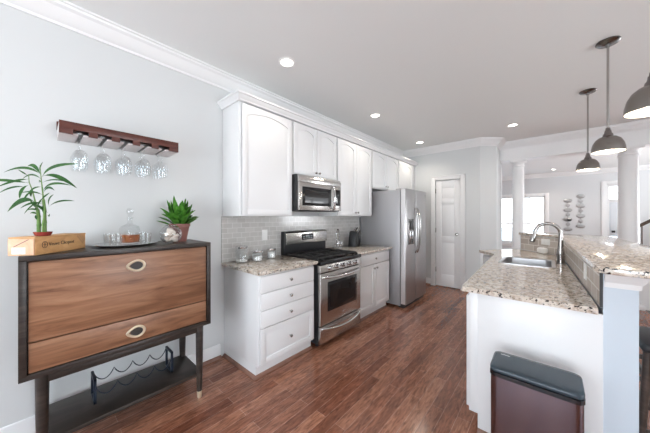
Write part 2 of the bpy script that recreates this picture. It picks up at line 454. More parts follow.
# glazed entry door
d2 = bpy.data.objects.new('door_2', None); COL.objects.link(d2); d2.location = (EX0, YF, 0); ORG['door_2'] = Vector((EX0, YF, 0)); struct(d2)
f = MB()
for a, b_, q, d in ((EX0 - .1, EX0, 0, EZ1 + .1), (EX1, EX1 + .1, 0, EZ1 + .1), (EX0, EX1, EZ1, EZ1 + .1)): f.box(a, b_, YF - .022, YF - .0005, q, d, .004)
f.build('casing', 'trim_white', d2)
f = MB()
for a, b_, q, d in ((EX0, EX0 + .06, 0, EZ1), (EX1 - .05, EX1, 0, EZ1), (EX0 + .06, EX1 - .05, 1.765, 1.86), (EX0 + .06, EX1 - .05, 2.22, EZ1), (EX0 + .06, EX1 - .05, 0, .12), (EX0 + .06, EX1 - .05, 2.02, 2.04)): f.box(a, b_, YF + .03, YF + .09, q, d, .003)
f.build('frame', 'trim_white', d2)
B(EX0 + .061, EX1 - .051, YF + .055, YF + .062, 1.861, 2.219).build('transom_glass', 'pane_glass', d2)
B(EX0 + .061, EX1 - .051, YF + .045, YF + .07, .80, 1.764, .004).build('panel', 'door_glass_daylit', d2, label='door glass with daylight painted in pale blue grey')
B(EX0 + .061, EX1 - .051, YF + .055, YF + .062, .121, .799).build('lower_glass', 'pane_glass', d2)
B(EX0 + .10, EX0 + .17, YF + .01, YF + .05, .90, .96, .004).build('door_handle', 'black_matte', d2)
# openings beside and behind the camera: frames and glass
def bigwindow(name, make):
    r_ = bpy.data.objects.new(name, None); COL.objects.link(r_); ORG[name] = Vector((0, 0, 0)); struct(r_); make(r_); return r_
def mk_back(r_):
    f = MB()
    for a, b_, q, d in ((.5, .58, .2, 2.3), (3.42, 3.5, .2, 2.3), (1.96, 2.04, .2, 2.3), (.5, 3.5, .2, .28), (.5, 3.5, 2.22, 2.3)): f.box(a, b_, -2.72, -2.64, q, d, .004)
    f.build('window_frame', 'trim_white', r_)
    B(.55, 3.45, -2.69, -2.685, .25, 2.25).build('window_glass', 'pane_glass', r_)
bigwindow('window_2', mk_back)
def mk_side(y0, y1, z0, z1):
    def g_(r_):
        f = MB()
        for a, b_, q, d in ((y0, y0 + .07, z0, z1), (y1 - .07, y1, z0, z1), ((y0 + y1) / 2 - .03, (y0 + y1) / 2 + .03, z0, z1), (y0, y1, z0, z0 + .07), (y0, y1, z1 - .07, z1)): f.box(6.52, 6.58, a, b_, q, d, .004)
        f.build('window_frame', 'trim_white', r_)
        B(6.55, 6.555, y0 + .05, y1 - .05, z0 + .05, z1 - .05).build('window_glass', 'pane_glass', r_)
    return g_
bigwindow('window_3', mk_side(-.1, 2.5, .5, 2.2)); bigwindow('window_4', mk_side(7.1, 9.5, .5, 2.3))  # unseen windows, put in the right wall to bring in more light
# the yard outside the dining room window
struct(B(-8, 16, 11.0, 40, -.25, -.1).build('ground', 'asphalt_pale'))

# ------------------------------------------------------------------ peninsula half wall
KW = [(2.605, 1.865), (2.52, 3.985), (2.10, 4.445)]           # kitchen face
def offset(path, d):
    P = [Vector(p) for p in path]; out = []
    for i in range(len(P)):
        ds = []
        if i > 0: ds.append((P[i] - P[i - 1]).normalized())
        if i < len(P) - 1: ds.append((P[i + 1] - P[i]).normalized())
        ns = [Vector((q.y, -q.x)) for q in ds]
        mv = ns[0] if len(ns) == 1 else (ns[0] + ns[1]).normalized() / math.cos(ns[0].angle(ns[1]) / 2)
        out.append(tuple(P[i] + mv * d))
    return out
KO = offset(KW, .115)
struct(MB().prism(KW + KO[::-1], 0, 1.1095).build('wall_peninsula', 'knee_paint'))
# tile on the kitchen side : a straight run and a diagonal run
def tile_run(name, a, b_, matn):
    a, b_ = Vector(a), Vector(b_); L = (b_ - a).length; ang = math.atan2(b_.y - a.y, b_.x - a.x)
    o = B(0, L, .0005, .012, .9145, 1.109).build(name, matn, at=(0, 0, 0))
    o.location = (a.x, a.y, 0); o.rotation_euler = (0, 0, ang); return struct(o)
tile_run('wall_peninsula_tile', (2.6055, 1.872), (2.521, 3.97), 'stone_tile_x')
tile_run('wall_diagonal_tile', (2.509, 3.985), (2.115, 4.417), 'stone_tile_x')
struct(B(2.593, 2.6045, 1.861, 1.8715, .9145, 1.109).build('trim_tile_edge', 'black_matte'))
# crown cap round the end of the half wall
kc = [(0, 1.02), (.006, 1.02), (.008, 1.045), (.020, 1.062), (.028, 1.085), (.034, 1.092), (.034, 1.109), (0, 1.109)]
struct(MB().sweep(kc, [(2.609, 1.8645), (KO[0][0], 1.8645), (KO[0][0] - .02, 2.3), (KO[1][0] + .003, KO[1][1])], 1).build('trim_half_wall_cap', 'trim_white', smooth=25))

# ================================================================== CABINETS LEFT
def base_cabinet(label, y0, y1, drawers, doors, side_visible):
    t_ = thing('base_cabinet', label, 'cabinet', (.3, (y0 + y1) / 2, 0), group='white base cabinets on the left wall')
    bd = MB(); bd.box(.002, .583, y0, y1, .10, .872, .002); bd.box(.002, .545, y0, y1, 0, .101)
    bd.box(.5, .583, y0, y0 + .02, .0, .10) if False else None
    bd.build('body', 'cabinet_white', t_)
    for z0, z1, rp_ in drawers:
        m_ = MB(); f = FX
        m_.prism([(y0 + .012, z0), (y1 - .012, z0), (y1 - .012, z1), (y0 + .012, z1)], .5835, .603, f, .005)
        if rp_:
            m_ = MB(); arch_frame(m_, y0 + .012, y1 - .012, z0, z1, .5835, .604, f, .055, .05, 0)
        d_ = m_.build('drawer', 'cabinet_white', t_, smooth=25)
        cab_knob(.603 if not rp_ else .6015, (y0 + y1) / 2, (z0 + z1) / 2, d_)
    for a, b_, z0, z1, kn in doors:
        m_ = MB(); arch_frame(m_, a, b_, z0, z1, .5835, .604, FX, .05, .055, 0)
        d_ = m_.build('door', 'cabinet_white', t_, smooth=25)
        cab_knob(.604, kn, z1 - .05, d_)
    path = [(.546, y1), (.546, y0)] if not side_visible else [(.546, y1), (.546, y0 - .0005), (.016, y0 - .0005)]
    MB().sweep(shoe, path, -1).build('shoe_moulding', 'shoe_wood', t_, label='brown shoe moulding')
    return t_
base_cabinet('white base cabinet with four drawers nearest the wooden sideboard', 1.218, 1.880,
             [(.718, .860, 0), (.571, .714, 0), (.423, .567, 0), (.118, .419, 1)], [], True)
base_cabinet('white base cabinet with one drawer above two doors beside the refrigerator', 2.662, 3.50,
             [(.718, .860, 0)], [(2.674, 3.070, .118, .710, 3.038), (3.078, 3.488, .118, .710, 3.110)], False)
def worktop(label, y0, y1):
    o = B(.002, .642, y0, y1, .8815, .914, .006).build('granite_worktop', 'granite', at=(0, 0, 0)); tag(o, label, 'worktop', 'granite worktops on the left wall')
worktop('speckled granite worktop carrying the glass canisters', 1.188, 1.890)
worktop('speckled granite worktop carrying the knife block', 2.655, 3.52)
struct(B(.0005, .010, 1.187, 3.565, .9145, 1.3695).build('wall_backsplash', 'subway_tile', at=(0, 0, 0)))

def upper(label, y0, y1, z0, z1, doors, name='wall_cabinet', depth=.305):
    t_ = thing(name, label, 'cabinet', (.15, (y0 + y1) / 2, z0), group='white upper cabinets')
    B(.002, depth, y0, y1, z0, z1, .002).build('body', 'cabinet_white', t_)
    for a, b_, kn in doors:
        m_ = MB(); arch_frame(m_, a, b_, z0 + .012, z1 - .012, depth + .0005, depth + .021, FX, .052 if b_ - a > .3 else .045, .05, .05)
        d_ = m_.build('door', 'cabinet_white', t_, smooth=25)
        if kn is not None: cab_knob(depth + .02, kn, z0 + .05, d_)
    return t_
ZT = 2.41
upper('tall white upper cabinet with one arched door at the near end of the run', 1.200, 1.826, 1.37, ZT, [(1.225, 1.815, None)])
upper('short white upper cabinet with two arched doors above the microwave', 1.829, 2.590, 1.83, ZT, [(1.842, 2.206, 2.18), (2.213, 2.578, 2.24)])
upper('tall white upper cabinet with two arched doors between microwave and refrigerator', 2.593, 3.462, 1.37, ZT, [(2.606, 3.024, 2.995), (3.031, 3.450, 3.06)])
upper('short white upper cabinet with two arched doors above the refrigerator', 3.465, 4.380, 1.815, ZT, [(3.478, 3.919, 3.89), (3.926, 4.368, 3.955)])
upper('narrow white upper cabinet with one arched door meeting the pantry wall', 4.383, 5.185, 1.815, ZT, [(4.396, 5.02, None)])
cabcrown = [(0, 2.4105), (.014, 2.4105), (.018, 2.422), (.032, 2.436), (.042, 2.454), (.052, 2.458), (.054, 2.474), (0, 2.474)]
struct(MB().sweep(cabcrown, [(.002, 1.199), (.327, 1.199), (.327, 5.195)], 1).build('trim_cabinet_crown', 'cabinet_white', smooth=25))
struct(B(.004, .325, 1.202, 5.195, 2.4105, 2.422).build('trim_cabinet_top', 'cabinet_white'))

# ================================================================== RANGE
Y0, Y1 = 1.908, 2.648
t_ = thing('gas_range', 'stainless steel gas range with black cast iron grates between the base cabinets', 'stove', (.33, (Y0 + Y1) / 2, 0))
b_ = MB(); b_.box(.03, .615, Y0, Y1, .045, .865); b_.build('body', 'black_matte', t_, label='black enamel body')
for x in (.08, .56):
    for y in (Y0 + .05, Y1 - .05): MB().lathe([(.02, 0), (.02, .008), (.012, .012), (.012, .046)], (x, y, 0), 12).build('foot', 'black_matte', t_)
q = MB(); q.box(.03, .655, Y0 - .004, Y1 + .002, .865, .898, .006); q.box(.60, .665, Y0 - .004, Y1 + .002, .862, .905, .01)
ck = q.build('cooktop', 'black_gloss', t_, label='black glossy cooktop')
for i, (x, y) in enumerate(((.22, Y0 + .17), (.49, Y0 + .17), (.22, Y1 - .17), (.49, Y1 - .17), (.355, (Y0 + Y1) / 2))):
    MB().lathe([(.05, 0), (.052, .006), (.04, .012), (.034, .013), (.034, .02), (.01, .022)], (x, y, .898), 18).build('burner', 'cast_iron', ck)
for k in range(3):
    a, c = Y0 + .03 + k * .236, Y0 + .03 + k * .236 + .228
    g = MB()
    for y in (a, c): g.box(.11, .59, y - .006, y + .006, .915, .932, .002)
    for x in (.11, .27, .43, .59): g.box(x - .006, x + .006, a, c, .915, .932, .002)
    g.box(.11, .59, (a + c) / 2 - .006, (a + c) / 2 + .006, .917, .935, .002)
    for x in (.19, .51):
        g.box(x - .05, x + .05, (a + c) / 2 - .075, (a + c) / 2 - .065, .917, .935, .002); g.box(x - .05, x + .05, (a + c) / 2 + .065, (a + c) / 2 + .075, .917, .935, .002)
    for x in (.11, .59):
        for y in (a, c): g.box(x - .008, x + .008, y - .008, y + .008, .8982, .92)
    g.build('grate', 'cast_iron', ck)
# control panel, door, drawer
cp = MB().prism([(.616, .782), (.652, .782), (.662, .79), (.650, .860), (.616, .862)], Y0, Y1, lambda u, v, n: (u, n, v), .003).build('control_panel', 'stainless_h', t_)
for y in (Y0 + .14, Y0 + .26, Y0 + .38, Y0 + .50, Y0 + .62):
    kb = MB().lathe([(.026, 0), (.026, .006), (.021, .010), (.019, .032), (.016, .035), (.002, .036)], (0, 0, 0), 18, 'x', mtx=Matrix.Translation((.6565, y, .824)) @ Matrix.Rotation(R(-8), 4, 'Y'))
    kb.box(.030, .038, -.004, .004, -.018, .018, mtx=Matrix.Translation((.6565, y, .824)) @ Matrix.Rotation(R(-8), 4, 'Y'))
    kb.build('knob', 'chrome', cp)
def bow(y0, y1, x, out, z, sag, r):
    return [(x + out * math.sin(math.pi * k / 20) ** .55, y0 + (y1 - y0) * k / 20, z - sag * math.sin(math.pi * k / 20)) for k in range(21)]
od = MB(); od.box(.616, .655, Y0 + .003, Y1 - .003, .236, .774, .006)
od = od.build('oven_door', 'stainless_h', t_)
wf = MB()
ya, yb, za, zb = Y0 + .115, Y1 - .095, .365, .675
wf.box(.6555, .659, ya, yb, za, zb, .001); wf.build('window_frame', 'black_gloss', od)
B(.6592, .6605, ya + .035, yb - .035, za + .035, zb - .035).build('oven_window', 'oven_glass', od)
MB().tube(bow(Y0 + .03, Y1 - .03, .653, .055, .735, .012, 0), .012, 10).build('handle', 'chrome', od)
MB().lathe([(.014, 0), (.013, .002), (.001, .0025)], (0, 0, 0), 16, 'x', mtx=Matrix.Translation((.655, (Y0 + Y1) / 2 + .04, .295)) @ Matrix.Diagonal((1, 2.2, .8, 1))).build('badge', 'chrome', od)
sd = B(.616, .655, Y0 + .003, Y1 - .003, .052, .226, .006).build('storage_drawer', 'stainless_h', t_)
MB().tube(bow(Y0 + .03, Y1 - .03, .653, .05, .205, .03, 0), .011, 10).build('handle', 'chrome', sd)
# backguard
bgd = B(.02, .075, Y0, Y1, .9, 1.185, .004).build('backguard', 'black_matte', t_, label='black raised back of the range')
MB().prism([(.0755, 1.035), (.100, 1.035), (.094, 1.165), (.080, 1.182), (.0755, 1.182)], Y0 + .02, Y1, lambda u, v, n: (u, n, v), .002).build('steel_panel', 'stainless_h', bgd)
B(.0945, .102, Y0 + .27, Y0 + .47, 1.075, 1.150, .002).build('display', 'black_gloss', bgd)
dd = MB()
for i in range(4):
    for j in range(2): dd.box(.1022, .1030, Y0 + .285 + i * .045, Y0 + .315 + i * .045, 1.088 + j * .024, 1.098 + j * .024)
dd.build('buttons', 'label_grey', bgd)

# ================================================================== MICROWAVE
Y0, Y1 = 1.838, 2.583
t_ = thing('microwave_oven', 'stainless steel over-the-range microwave under the short upper cabinet', 'microwave', (.2, (Y0 + Y1) / 2, 1.42))
B(.011, .365, Y0, Y1, 1.428, 1.826, .003).build('body', 'black_matte', t_, label='black metal casing')
mp = MB(); mp.prism([(.366, 1.745), (.398, 1.745), (.396, 1.79), (.374, 1.824), (.366, 1.824)], Y0 + .012, Y1, lambda u, v, n: (u, n, v), .002)
mp.build('vent_grille', 'stainless_h', t_)
md = B(.366, .400, Y0 + .012, Y1 - .135, 1.436, 1.742, .005).build('door', 'stainless_h', t_)
B(.4002, .402, Y0 + .06, Y1 - .20, 1.487, 1.695, .001).build('window_frame', 'black_gloss', md)
B(.4022, .4035, Y0 + .10, Y1 - .245, 1.52, 1.66).build('window', 'oven_glass', md)
MB().tube([(.398 + .05 * math.sin(math.pi * k / 16) ** .6, Y1 - .165 - .02 * math.sin(math.pi * k / 16), 1.445 + .29 * k / 16) for k in range(17)], .013, 10).build('handle', 'chrome', md)
MB().box(.4002, .4012, Y0 + .25, Y0 + .32, 1.455, 1.465).build('badge', 'nickel_dark', md)
pc = B(.366, .398, Y1 - .133, Y1, 1.436, 1.742, .004).build('control_panel', 'stainless_h', t_)
B(.3982, .3995, Y1 - .118, Y1 - .02, 1.50, 1.70, .0005).build('keypad', 'black_gloss', pc)

# ================================================================== FRIDGE
Y0, Y1 = 3.575, 4.385
t_ = thing('refrigerator', 'stainless steel side-by-side refrigerator with water dispenser near the pantry door', 'refrigerator', (.4, (Y0 + Y1) / 2, 0))
b_ = MB(); b_.box(.04, .735, Y0 + .004, Y1 - .004, .03, 1.765, .006); b_.build('cabinet', 'fridge_side', t_, label='grey painted steel cabinet')
B(.70, .79, Y0 + .02, Y1 - .02, .0, .06, .004).build('base_grille', 'black_matte', t_)
B(.66, .74, Y0 + .01, Y0 + .09, 1.7655, 1.785, .004).build('hinge_cover', 'fridge_side', t_)
ym = 3.945
def fdoor(a, c, name):
    n_ = 9; prof = []
    for k in range(n_ + 1):
        s_ = k / n_; prof.append((a + (c - a) * s_, .818 + .016 * math.sin(math.pi * (.12 + .76 * s_))))
    poly = [(.745, a)] + [(x, y) for y, x in prof] + [(.745, c)]
    return MB().prism(poly, .062, 1.778, None, .003).build(name, 'fridge_steel', t_, smooth=30)
fz = fdoor(Y0, ym - .004, 'freezer_door'); ff = fdoor(ym + .004, Y1, 'fresh_food_door')
def fhandle(y, sgn, par):
    P = [(.832 + .052 * math.sin(math.pi * k / 18) ** .5, y + sgn * .010 * math.sin(math.pi * k / 18), .80 + .70 * k / 18) for k in range(19)]
    MB().tube(P, .0135, 10).build('handle', 'nickel', par)
fhandle(ym - .035, 0, fz); fhandle(ym + .035, 0, ff)
B(.749, .815, Y0 - .0012, Y0 + .0005, .07, 1.77, .0003).build('door_edge', 'edge_silver_lit', fz, label='silver door edge with window reflection painted bright')
dp = MB()
ya, yb = 3.648, 3.852
dp.box(.826, .8375, ya, yb, .945, 1.325, .004); dsp = dp.build('dispenser', 'nickel_dark', fz)
B(.8377, .840, ya + .015, yb - .015, 1.17, 1.31, .001).build('control_display', 'black_gloss', dsp)
B(.8377, .8385, ya + .018, yb - .018, .97, 1.16, .0005).build('recess', 'nickel_dark', dsp)
for y in (ya + .06, yb - .06): B(.8387, .846, y - .014, y + .014, 1.03, 1.15, .003).build('paddle', 'chrome', dsp)
MB().lathe([(.022, 0), (.021, .004), (.002, .005)], (.8235, Y1 - .06, 1.715), 18, 'x').build('badge', 'nickel_dark', ff)

# ================================================================== PENINSULA CABINETS + TOPS
CT = [(1.975, 1.835), (1.906, 3.64), (1.69, 3.95), (2.07, 4.42), (2.499, 3.962), (2.586, 1.90), (2.586, 1.835)]
def lx(y): return 1.975 - (y - 1.835) * .0382
def rx(y): return 2.586 - (y - 1.90) * .0422
SX0, SX1, SY0, SY1 = 2.035, 2.435, 2.985, 3.500
ctop = MB()
ctop.prism([(1.975, 1.835), (2.586, 1.835), (rx(1.9), 1.90), (rx(SY0), SY0), (lx(SY0), SY0)], .882, .914)
ctop.prism([(lx(SY0), SY0), (SX0, SY0), (SX0, SY1), (lx(SY1), SY1)], .882, .914)
ctop.prism([(SX1, SY0), (rx(SY0), SY0), (rx(SY1), SY1), (SX1, SY1)], .882, .914)
ctop.prism([(lx(SY1), SY1), (rx(SY1), SY1), (2.499, 3.962), (2.07, 4.42), (1.69, 3.95), (1.906, 3.64)], .882, .914)
tag(ctop.build('peninsula_worktop', 'granite', at=(0, 0, 0)), 'long granite worktop holding the sink and faucet', 'worktop')
t_ = thing('peninsula_cabinet', 'white sink cabinet under the granite peninsula behind the trash can', 'cabinet', (2.3, 2.6, 0))
BD = [(2.015, 1.868), (1.962, 3.62), (1.745, 3.955), (2.085, 4.375), (2.478, 3.955), (2.562, 1.90), (2.595, 1.868)]
bd = MB(); bd.prism(BD, .11, .725)
def bl(y): return 2.015 - (y - 1.868) * .03025
def brt(y): return 2.562 - (y - 1.90) * .0409
bd.prism([(2.015, 1.868), (2.595, 1.868), (2.562, 1.90), (brt(2.965), 2.965), (bl(2.965), 2.965)], .724, .8815)
bd.prism([(bl(3.52), 3.52), (brt(3.52), 3.52), (2.478, 3.955), (2.085, 4.375), (1.745, 3.955), (1.962, 3.62)], .724, .8815)
bd.prism([(bl(2.96), 2.96), (bl(2.96) + .015, 2.96), (bl(3.53) + .015, 3.53), (bl(3.53), 3.53)], .724, .8815)
tk = [(2.062, 1.868), (2.01, 3.60), (1.80, 3.955), (2.085, 4.34), (2.45, 3.955), (2.595, 1.868)]
bd.prism(tk, 0, .112)
# hollow look inside is hidden by the sink
bd.build('body', 'cabinet_white', t_)
MB().box(2.062, 2.6045, 1.856, 1.8675, .0, .8815, .002).box(2.012, 2.07, 1.858, 1.8675, .112, .8815, .002).build('end_panel', 'cabinet_white', t_)
def pdoor(y0, y1):
    x0 = 2.015 - (y0 - 1.868) * .03025; x1 = 2.015 - (y1 - 1.868) * .03025
    a = math.atan2(x1 - x0, y1 - y0)
    L = y1 - y0; m_ = MB(Matrix.Translation((x0, y0, 0)) @ Matrix.Rotation(-a, 4, 'Z'))
    arch_frame(m_, .006, L - .006, .125, .85, .0006, .021, lambda u, v, n: (-n, u, v), .05, .055, 0)
    d_ = m_.build('door', 'cabinet_white', t_, smooth=25)
    MB().lathe([(.006, 0), (.005, -.010), (.014, -.020), (.013, -.026), (.004, -.029)], (x1 - .022, y1 - .05, .79), 14, 'x').build('knob', 'nickel', d_)
for a, c in ((1.872, 2.33), (2.335, 2.80), (2.805, 3.20), (3.205, 3.60)): pdoor(a, c)
# diagonal drawer front near the pantry corner
A_, B2 = Vector((1.962, 3.62)), Vector((1.745, 3.955)); L = (B2 - A_).length; ang = math.atan2(B2.y - A_.y, B2.x - A_.x)
mt = Matrix.Translation((A_.x, A_.y, 0)) @ Matrix.Rotation(ang, 4, 'Z')
m_ = MB(mt); m_.prism([(.02, .70), (L - .02, .70), (L - .02, .855), (.02, .855)], .0006, .02, lambda u, v, n: (u, n, v), .004)
d_ = m_.build('drawer', 'cabinet_white', t_)
MB(mt).lathe([(.006, 0), (.005, .010), (.014, .020), (.013, .026), (.004, .029)], (L / 2, .019, .80), 14, 'y').build('knob', 'nickel_dark', d_)
m_ = MB(mt); arch_frame(m_, .02, L - .02, .125, .685, .0006, .021, lambda u, v, n: (u, n, v), .05, .055, 0); m_.build('door', 'cabinet_white', t_, smooth=25)
MB().sweep(shoe, [(2.585, 1.8575), (2.062, 1.8575)], -1).build('shoe_moulding', 'shoe_wood', t_)

# raised bar top
def rounded(poly, idx, r, k=6):
    out = []
    for i, p_ in enumerate(poly):
        if i not in idx: out.append(p_); continue
        P_ = Vector(p_); a = (Vector(poly[i - 1]) - P_).normalized(); c = (Vector(poly[(i + 1) % len(poly)]) - P_).normalized()
        for j in range(k + 1):
            s_ = j / k; out.append(tuple(P_ + a * r * (1 - s_) ** 2 + c * r * s_ ** 2))
    return out
BT = [(2.562, 1.672), (2.985, 1.672), (2.985, 3.10), (2.925, 4.20), (2.40, 4.785), (2.075, 4.49), (2.482, 4.03)]
BT = rounded(BT, (0, 1), .09)
tag(MB().prism(BT, 1.110, 1.142, None, .006).build('bar_worktop', 'granite', at=(0, 0, 0)), 'raised granite bar ledge on top of the half wall', 'worktop')

# sink
def rrect(x0, x1, y0, y1, r, z, k=5):
    out = []
    for cx_, cy_, a0 in ((x1 - r, y1 - r, 0), (x0 + r, y1 - r, 90), (x0 + r, y0 + r, 180), (x1 - r, y0 + r, 270)):
        for j in range(k + 1):
            a = R(a0 + 90 * j / k); out.append((cx_ + r * math.cos(a), cy_ + r * math.sin(a), z))
    return out
t_ = thing('kitchen_sink', 'stainless steel sink basin set into the peninsula worktop', 'sink', ((SX0 + SX1) / 2, (SY0 + SY1) / 2, .72))
e = .012
MB().loft([rrect(SX0 - e, SX1 + e, SY0 - e, SY1 + e, .05, .9145), rrect(SX0 - e, SX1 + e, SY0 - e, SY1 + e, .05, .919), rrect(SX0 + .012, SX1 - .012, SY0 + .012, SY1 - .012, .05, .919),
           rrect(SX0 + .018, SX1 - .018, SY0 + .018, SY1 - .018, .05, .912), rrect(SX0 + .024, SX1 - .024, SY0 + .024, SY1 - .024, .05, .76),
           rrect(SX0 + .05, SX1 - .05, SY0 + .05, SY1 - .05, .04, .735), rrect(SX0 + .17, SX1 - .17, SY0 + .22, SY1 - .22, .02, .73)], False, True).build('basin', 'stainless', t_)
MB().lathe([(.045, 0), (.042, .004), (.02, .003), (.002, .001)], ((SX0 + SX1) / 2, (SY0 + SY1) / 2, .7305), 20).build('drain', 'nickel_dark', t_)

# faucet
fx, fy = 2.485, 3.33
t_ = thing('kitchen_faucet', 'tall brushed nickel gooseneck faucet beside the sink', 'faucet', (fx, fy, .9145))
MB().lathe([(.036, 0), (.036, .006), (.031, .010), (.029, .05), (.033, .075), (.032, .10), (.024, .15), (.018, .21), (.0165, .24)], (fx, fy, .9145), 20).build('body', 'faucet_nickel', t_)
arc = [(fx, fy, 1.14)]
cx_, rr = .095, .095
for k in range(13):
    a = math.pi * (1 - k / 12 * 1.0); arc.append((fx - .095 - .095 * math.cos(math.pi - a) * -1 if False else fx - .095 + .095 * math.cos(math.pi * k / 12), fy - .03 * k / 12, 1.20 + .098 * math.sin(math.pi * k / 12)))
arc.append((fx - .196, fy - .032, 1.185))
MB().tube(arc, .0165, 12).build('neck', 'faucet_nickel', t_)
MB().tube([(fx - .195, fy - .032, 1.190), (fx - .198, fy - .033, 1.175), (fx - .206, fy - .034, 1.145), (fx - .212, fy - .035, 1.12)], [.017, .019, .023, .024], 14).build('spray_head', 'faucet_nickel', t_)
MB().tube([(fx - .2122, fy - .035, 1.1195), (fx - .214, fy - .0352, 1.112)], [.021, .018], 14).build('nozzle', 'black_matte', t_)
MB().tube([(fx, fy - .02, 1.0), (fx + .005, fy - .045, 1.01), (fx + .01, fy - .075, 1.045)], [.010, .008, .006], 10).build('lever', 'faucet_nickel', t_)

# outlets
def outlet(label, mtx, horizontal=False, matn='white_plastic'):
    """plate in local xz facing -y"""
    loc = mtx.to_translation()
    t_ = thing('wall_outlet', label, 'outlet', loc); t_.rotation_euler = mtx.to_euler()
    w_, h_ = (.118, .072) if horizontal else (.072, .118)
    B(-w_ / 2, w_ / 2, -.006, 0, -h_ / 2, h_ / 2, .0025).build('plate', matn, t_, local=True)
    for s_ in (-1, 1):
        a, c = (s_ * .024, 0) if horizontal else (0, s_ * .024)
        B(a - .015, a + .015, -.0085, -.0062, c - .013, c + .013, .001).build('socket', matn, t_, local=True)
    return t_
outlet('white outlet plate on grey tile backsplash above the canisters', Matrix.Translation((.0105, 1.685, 1.16)) @ Matrix.Rotation(R(90), 4, 'Z'))
a_ = math.atan2(3.97 - 1.9, 2.521 - 2.605)
nrm = Vector((-math.sin(a_), math.cos(a_)))
pp = Vector((2.605, 1.90)).lerp(Vector((2.521, 3.97)), .19) + nrm * .0125
outlet('pale outlet plate on stone tile below the bar ledge nearest the camera', Matrix.Translation((pp.x, pp.y, 1.03)) @ Matrix.Rotation(a_ + math.pi, 4, 'Z'))
a2 = math.atan2(4.417 - 3.985, 2.115 - 2.509); nrm2 = Vector((-math.sin(a2), math.cos(a2)))
pp = Vector((2.509, 3.985)).lerp(Vector((2.115, 4.417)), .33) + nrm2 * .0125
outlet('white horizontal outlet plate on the diagonal tile behind the sink', Matrix.Translation((pp.x, pp.y, 1.055)) @ Matrix.Rotation(a2 + math.pi, 4, 'Z'), True)
pp = pp + nrm2 * .042
sp_ = MB(Matrix.Translation((pp.x, pp.y, .9148)) @ Matrix.Rotation(a2 + math.pi, 4, 'Z')).box(-.055, .055, -.035, .035, 0, .072, .025, 4).build('sponge_holder', 'white_plastic')
tag(sp_, 'small white rounded box below the horizontal outlet behind the sink', 'holder')

# ================================================================== COLUMNS, STAIRS, SCONCES
def column(label, x, y, r_):
    t_ = thing('round_column', label, 'column', (x, y, 0), group='white columns under the beam')
    pr = [(r_, .12)] + [(r_ * (1 - .12 * (k / 10) ** 1.6), .12 + 2.17 * k / 10) for k in range(1, 11)]
    MB().lathe(pr, (x, y, 0), 32).build('shaft', 'trim_white', t_)
    MB().box(x - r_ - .025, x + r_ + .025, y - r_ - .025, y + r_ + .025, 0, .06, .004).lathe([(r_ + .022, .06), (r_ + .024, .08), (r_ + .01, .10), (r_ + .002, .121)], (x, y, 0), 32).build('base', 'trim_white', t_)
    MB().lathe([(r_ * .88, 2.28), (r_ * .92 + .01, 2.285), (r_ * .92 + .01, 2.30), (r_ * .9, 2.31), (r_ * .9, 2.335), (r_ + .018, 2.37)], (x, y, 0), 32).box(x - r_ - .02, x + r_ + .02, y - r_ - .02, y + r_ + .02, 2.37, 2.4095, .003).build('capital', 'trim_white', t_)
column('slim white column under the beam beside the dining window', 1.965, 5.945, .098)
column('white column under the beam beside the stair handrail', 3.30, 5.945, .115)

t_ = thing('staircase', 'white staircase with dark handrail at the right beyond the bar', 'stairs', (4.6, 9.2, 0))
st = MB(); tr = []
for k in range(7): st.box(4.0 + k * .24, 5.9, 9.05, 10.0, k * .18, (k + 1) * .18 - .03)
st.build('steps', 'trim_white', t_)
for k in range(7): B(3.97 + k * .24, 4.0 + (k + 1) * .24, 9.03, 10.0, (k + 1) * .18 - .0295, (k + 1) * .18, .006).build('tread', 'stair_wood', t_)
MB().tube([(3.76, 9.0, 1.03), (4.0, 9.0, 1.21), (5.6, 9.0, 2.43)], .034, 10).build('handrail', 'stair_wood', t_)
B(3.81, 3.87, 8.97, 9.03, 0, 1.10, .006).build('newel_post', 'trim_white', t_)
for k in range(12):
    x = 3.96 + k * .12; MB().lathe([(.011, 0), (.011, .76 * (x - 3.83) + 1.05 - max(0, int((x - 3.97) / .24) + (x > 3.97)) * .18)], (x, 9.0, max(0, int((x - 3.97) / .24) + (x > 3.97)) * .18), 8).build('baluster', 'stair_wood' if k == 0 else 'trim_white', t_)

def sconce(label, x, zs, candle=None):
    t_ = thing('wall_sconce', label, 'wall decoration', (x, YF - .002, zs[-1]), group='metal sconces on the far wall')
    B(x - .008, x + .008, YF - .012, YF - .001, zs[-1], zs[0]).build('backing_rod', 'sconce_metal', t_)
    for i, z in enumerate(zs):
        MB().lathe([(.095, 0), (.10, -.006), (.085, -.012), (.03, -.018), (.002, -.019)], (0, 0, 0), 20, 'y', mtx=Matrix.Translation((x, YF - .0125, z)) @ Matrix.Diagonal((1, 1, .62, 1))).build('oval_plate', 'sconce_metal', t_)
        if i < len(zs) - 1:
            MB().lathe([(.05, 0), (.052, -.006), (.04, -.010), (.002, -.011)], (x, YF - .0125, (z + zs[i + 1]) / 2), 16, 'y').build('round_plate', 'sconce_metal', t_)
    if candle:
        cu = MB().lathe([(.03, 0), (.05, .02), (.055, .06), (.05, .06), (.045, .02), (.02, .008)], (x + .03, YF - .10, candle), 16).tube([(x, YF - .02, candle + .02), (x + .01, YF - .06, candle), (x + .03, YF - .10, candle + .005)], .007, 6).build('candle_cup', 'black_matte', t_)
        MB().lathe([(.028, 0), (.028, .09), (.002, .092)], (x + .03, YF - .10, candle + .0085), 14).build('candle', 'candle_wax', cu)
sconce('grey metal wall sconce of stacked ovals holding a small candle', 2.825, [1.85, 1.56, 1.27, .97], 1.22)
sconce('taller-hung grey metal wall sconce of stacked ovals without a candle', 3.105, [1.97, 1.68, 1.38, 1.07])

